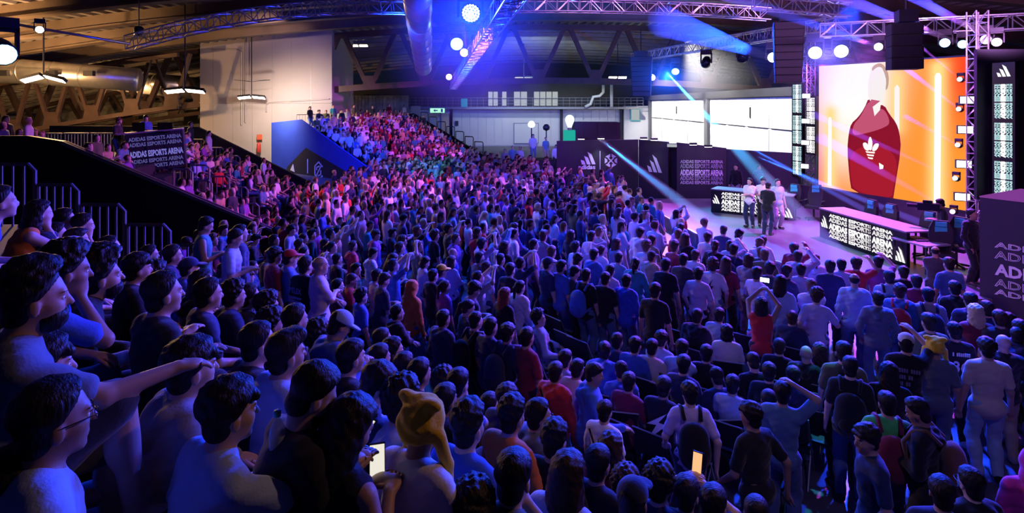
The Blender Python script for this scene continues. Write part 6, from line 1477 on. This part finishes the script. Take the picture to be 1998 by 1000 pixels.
for (X, Y) in REST: add_low(X, Y, 0, face((X, Y, 0), rnd.uniform(-30, 30)), rnd.choice(['stand', 'pocket', 'folded', 'phone'] * 5 + ['one_up', 'film']))
for k, (x, z) in enumerate(MROW):      # middle stand
    yy = 16.95
    while yy < 25.7:
        if not (19.6 < yy < 20.7) and rnd.random() < .93 and not (k > 5 and yy < 18.2 and False):
            X = x + DRIFT * (yy - 16.5); ix, iy = HX + FPX * X / yy, HY + FPX * (CH - z - 1.0) / yy
            if 236 < ix < 372 and 235 < iy < 340 and yy < 21.8: yy += .6; continue
            add_low(X + .1, yy, max(0, z - .37) if k else 0, -math.pi / 2 + rnd.uniform(-.35, .35), rnd.choice(['sit', 'sit_forward', 'sit_chin', 'sit_folded', 'sit_phone', 'sit', 'sit']) if rnd.random() < .92 else 'stand')
        yy += .56 + rnd.random() * .1
for i in range(12): add_low(-15.6 - rnd.random() * 2.5, 17.3 + rnd.random() * 2.2, 2.6, -math.pi / 2 + rnd.uniform(-.5, .5), 'sit' if i % 3 else 'stand')
rzf = math.atan2(-fg.x, fg.y)
for (s, z) in FROW:                    # far stand
    r = .5
    while r < FWD - .9:
        if rnd.random() < .95: p = FT + fg * (s + .05) + fr_ * r; add_low(p.x, p.y, max(0, z - .30), rzf + rnd.uniform(-.45, .25), rnd.choice(['sit', 'sit_forward', 'sit_folded', 'sit_chin', 'sit_phone', 'sit']) if rnd.random() < .93 else 'stand')
        r += .54 + rnd.random() * .1
for i in range(16): p = FT + fg * (-.3) + fr_ * (.8 + i * .85); add_low(p.x, p.y, 3.0, rzf + rnd.uniform(-.4, .3), 'stand' if i % 3 == 0 else 'sit')
for (x, y) in ((1000, 282), (1015, 287), (1040, 262), (1065, 265), (1085, 280), (985, 290)): p = at(x, y, 36); add_low(p.x, p.y, max(0, p.z - 1.74), rnd.uniform(2, 4), 'stand')
me = np_mesh('spectators', np.concatenate(ALLV), np.concatenate(ALLQ), [])
ca = me.color_attributes.new('Col', 'FLOAT_COLOR', 'POINT'); cc = np.concatenate(ALLC); ca.data.foreach_set('color', np.concatenate([cc, np.ones((len(cc), 1), np.float32)], 1).ravel())
m, nt, b = nodes('crowd_cloth'); vc = nt.nodes.new('ShaderNodeVertexColor'); vc.layer_name = 'Col'; nt.links.new(vc.outputs[0], b.inputs['Base Color']); b.inputs['Roughness'].default_value = .8; b.inputs['Specular IOR Level'].default_value = .25
me.materials.append(m)
tag(obj('spectator_crowd', me), 'dense far crowd filling the back of the floor and both distant stands', 'crowd', kind='stuff')
print('individuals', n_p + len(IND), 'mass', len(ALLV), 'verts', off_v)
# camera platform lights in the far middle
pf = empty('camera_platform', (2.2, 36, 0), 0, 'dark camera platform in the far middle below the white wall', 'platform'); MB().box((-2.6, 0, 0), (1.5, 2.0, 1.2)).build('platform_deck', 'black_matte', pf); MB().box((-2.6, -.03, .2), (1.5, 0, 1.15)).build('platform_skirt', 'partition', pf)
for i, (x, y) in enumerate(((1037, 243), (1066, 249))):
    p = at(x, y, 36.5); r = empty('lamp_stand', (p.x, p.y, 1.2), 0, ('cyan glowing lamp stand on the camera platform', 'dark lamp stand beside the cyan glowing one')[i], 'lamp'); MB().tube([(0, 0, 0), (0, 0, p.z - 1.2)], .04, 6).build('pole', 'dark_metal', r); lathe([(.05, -.2), (.2, -.12), (.24, .05), (.12, .22), (.02, .24)], 12).build('lamp_head', 'bulb_glow' if i == 0 else 'dark_metal', r, True, Matrix.Translation((0, 0, p.z - 1.2)))
# ---------------------------------------------------------------- haze caught in the lamp beams
def haze_mat(name, dens, g=.2):
    m = bpy.data.materials.new(name); m.use_nodes = True; nt = m.node_tree; nt.nodes.clear(); v = nt.nodes.new('ShaderNodeVolumeScatter'); v.inputs['Density'].default_value = dens; v.inputs['Anisotropy'].default_value = g
    o = nt.nodes.new('ShaderNodeOutputMaterial'); nt.links.new(v.outputs[0], o.inputs['Volume']); M[name] = m; return m
haze_mat('beam_haze', .22)
def soft_haze(name, dens):
    """haze that thins out towards the edge of its cloud"""
    m = bpy.data.materials.new(name); m.use_nodes = True; nt = m.node_tree; nt.nodes.clear(); v = nt.nodes.new('ShaderNodeVolumeScatter')
    tc = nt.nodes.new('ShaderNodeTexCoord'); g = nt.nodes.new('ShaderNodeTexGradient'); g.gradient_type = 'SPHERICAL'; p = nt.nodes.new('ShaderNodeMath'); p.operation = 'POWER'; p.inputs[1].default_value = 1.6; q = nt.nodes.new('ShaderNodeMath'); q.operation = 'MULTIPLY'; q.inputs[1].default_value = dens
    o = nt.nodes.new('ShaderNodeOutputMaterial')
    for a_, b_ in ((tc.outputs['Object'], g.inputs[0]), (g.outputs['Fac'], p.inputs[0]), (p.outputs[0], q.inputs[0]), (q.outputs[0], v.inputs['Density']), (v.outputs[0], o.inputs['Volume'])): nt.links.new(a_, b_)
    M[name] = m; return m
soft_haze('thin_haze', .16)
def beam(a, b_, r0, r1, col, w, label, mat='beam_haze'):
    a, b_ = Vector(a), Vector(b_); L = (b_ - a).length; d = (b_ - a).normalized()
    o = MB().tube([(0, 0, 0), b_ - a], [r0, r1], 14).build('light_beam', mat); o.location = a
    tag(o, label, 'light beam', 'hazy light beams', 'stuff')
    back = r0 * L / max(r1 - r0, .001) if r1 > r0 * 1.02 else 30.0; back = min(back, 12)
    ang = math.degrees(2 * math.atan((r1 + .02) / (L + back)))
    spot('beam_lamp', a - d * .02, b_, col, w * 2, max(ang * 1.15, 1.5), .25, .03)
beam(at(1172, 272, 27.2), at(1372, 428, 20.9), .10, .28, (.01, .36, 1), 26000, 'blue light beam from the logo partition to the stage floor')
beam(at(1300, 140, 34), at(1655, 527, 14.9), .10, .36, (.03, .45, 1), 420000, 'broad cyan light beam striking the stage floor')
beam(at(1478, 306, 25), at(1886, 470, 15), .07, .12, (.01, .12, 1), 70000, 'deep blue beam running under the big screen to the stage end')
beam(at(1440, 275, 26), at(1722, 428, 18), .07, .12, (.01, .12, 1), 60000, 'deep blue beam crossing below the left screen edge')
beam(at(1866, 349, 18.0), at(1585, 222, 15), .03, .10, (1, .75, .85), 9000, 'pale pink beam crossing the middle of the screen')
beam(at(1861, 414, 17.9), at(1600, 268, 15), .03, .16, (1, .35, .65), 9000, 'pink wedge beam crossing the lower screen')
beam(at(1873, 214, 18.1), at(1752, 122, 15), .03, .08, (1, .8, .85), 8000, 'pale beam rising to the hanging speaker')
beam(at(1875, 156, 18.1), at(1760, 60, 15), .02, .05, (1, .35, .7), 6000, 'thin pink beam at the top right of the screen')
beam(at(1871, 284, 18.1), at(1765, 226, 15.5), .03, .07, (1, .75, .8), 6000, 'short pale beam right of the hooded figure')
beam(at(1945, 80, 18), at(1765, -15, 12), .06, .12, (.45, .06, 1), 16000, 'purple beam at the top right corner')
beam(at(1880, 87, 18.8), at(1590, -25, 12), .06, .16, (.02, .16, 1), 16000, 'blue beam passing behind the hanging speaker')
beam(at(1716, 92, 20), at(1390, -20, 13), .06, .18, (.02, .16, 1), 16000, 'blue beam rising left from the screen top')
beam(at(1508, 114, 25), at(1290, 40, 17), .10, .5, (.01, .12, 1), 12000, 'soft blue beam from the dotted lamp')
beam(at(78, 58, 20), at(-40, 34, 15), .06, .14, (.12, .2, 1), 9000, 'blue beam at the upper left corner')
beam(at(1925, 82, 18.4), at(1930, 300, 17.2), .05, .35, (.6, .1, 1), 5000, 'faint purple beam falling beside the right light column')
def puff(c, r, col, w, label, p=None, dens='thin_haze'):
    b = MB(); n, mm = 16, 10
    for i in range(mm + 1):
        t = math.pi * (i + .02) / (mm + .04)
        for k in range(n): f = 2 * math.pi * k / n; b.v.append((math.sin(t) * math.cos(f), math.sin(t) * math.sin(f), math.cos(t)))
    for i in range(mm):
        for k in range(n): b.f.append((i * n + k, (i + 1) * n + k, (i + 1) * n + (k + 1) % n, i * n + (k + 1) % n))
    b.f.append(tuple(range(n))); b.f.append(tuple(mm * n + k for k in reversed(range(n))))
    o = b.build('haze_cloud', dens); o.location = c; o.scale = r; tag(o, label, 'haze', 'haze around the lamps', 'stuff')
    for q_ in (p or [c]):
        L = bpy.data.lights.new('haze_lamp', 'POINT'); L.color = col; L.energy = w; L.shadow_soft_size = .1; lo = bpy.data.objects.new('haze_lamp', L); C.objects.link(lo); lo.location = q_
puff(at(925, 70, 19), (3.4, 3.0, 3.6), (.003, .022, 1), 3600, 'deep blue haze around the big round lamp', [at(918, 30, 18.3)])
puff(at(1615, 110, 21), (3.2, 2.0, 2.8), (.10, .08, 1), 420, 'violet blue haze around the two white lamps', [at(1612, 108, 20.7)])
puff(at(1330, 150, 33), (5.0, 3.0, 2.6), (.01, .10, 1), 900, 'blue haze under the purple truss', [at(1300, 150, 33.4)])
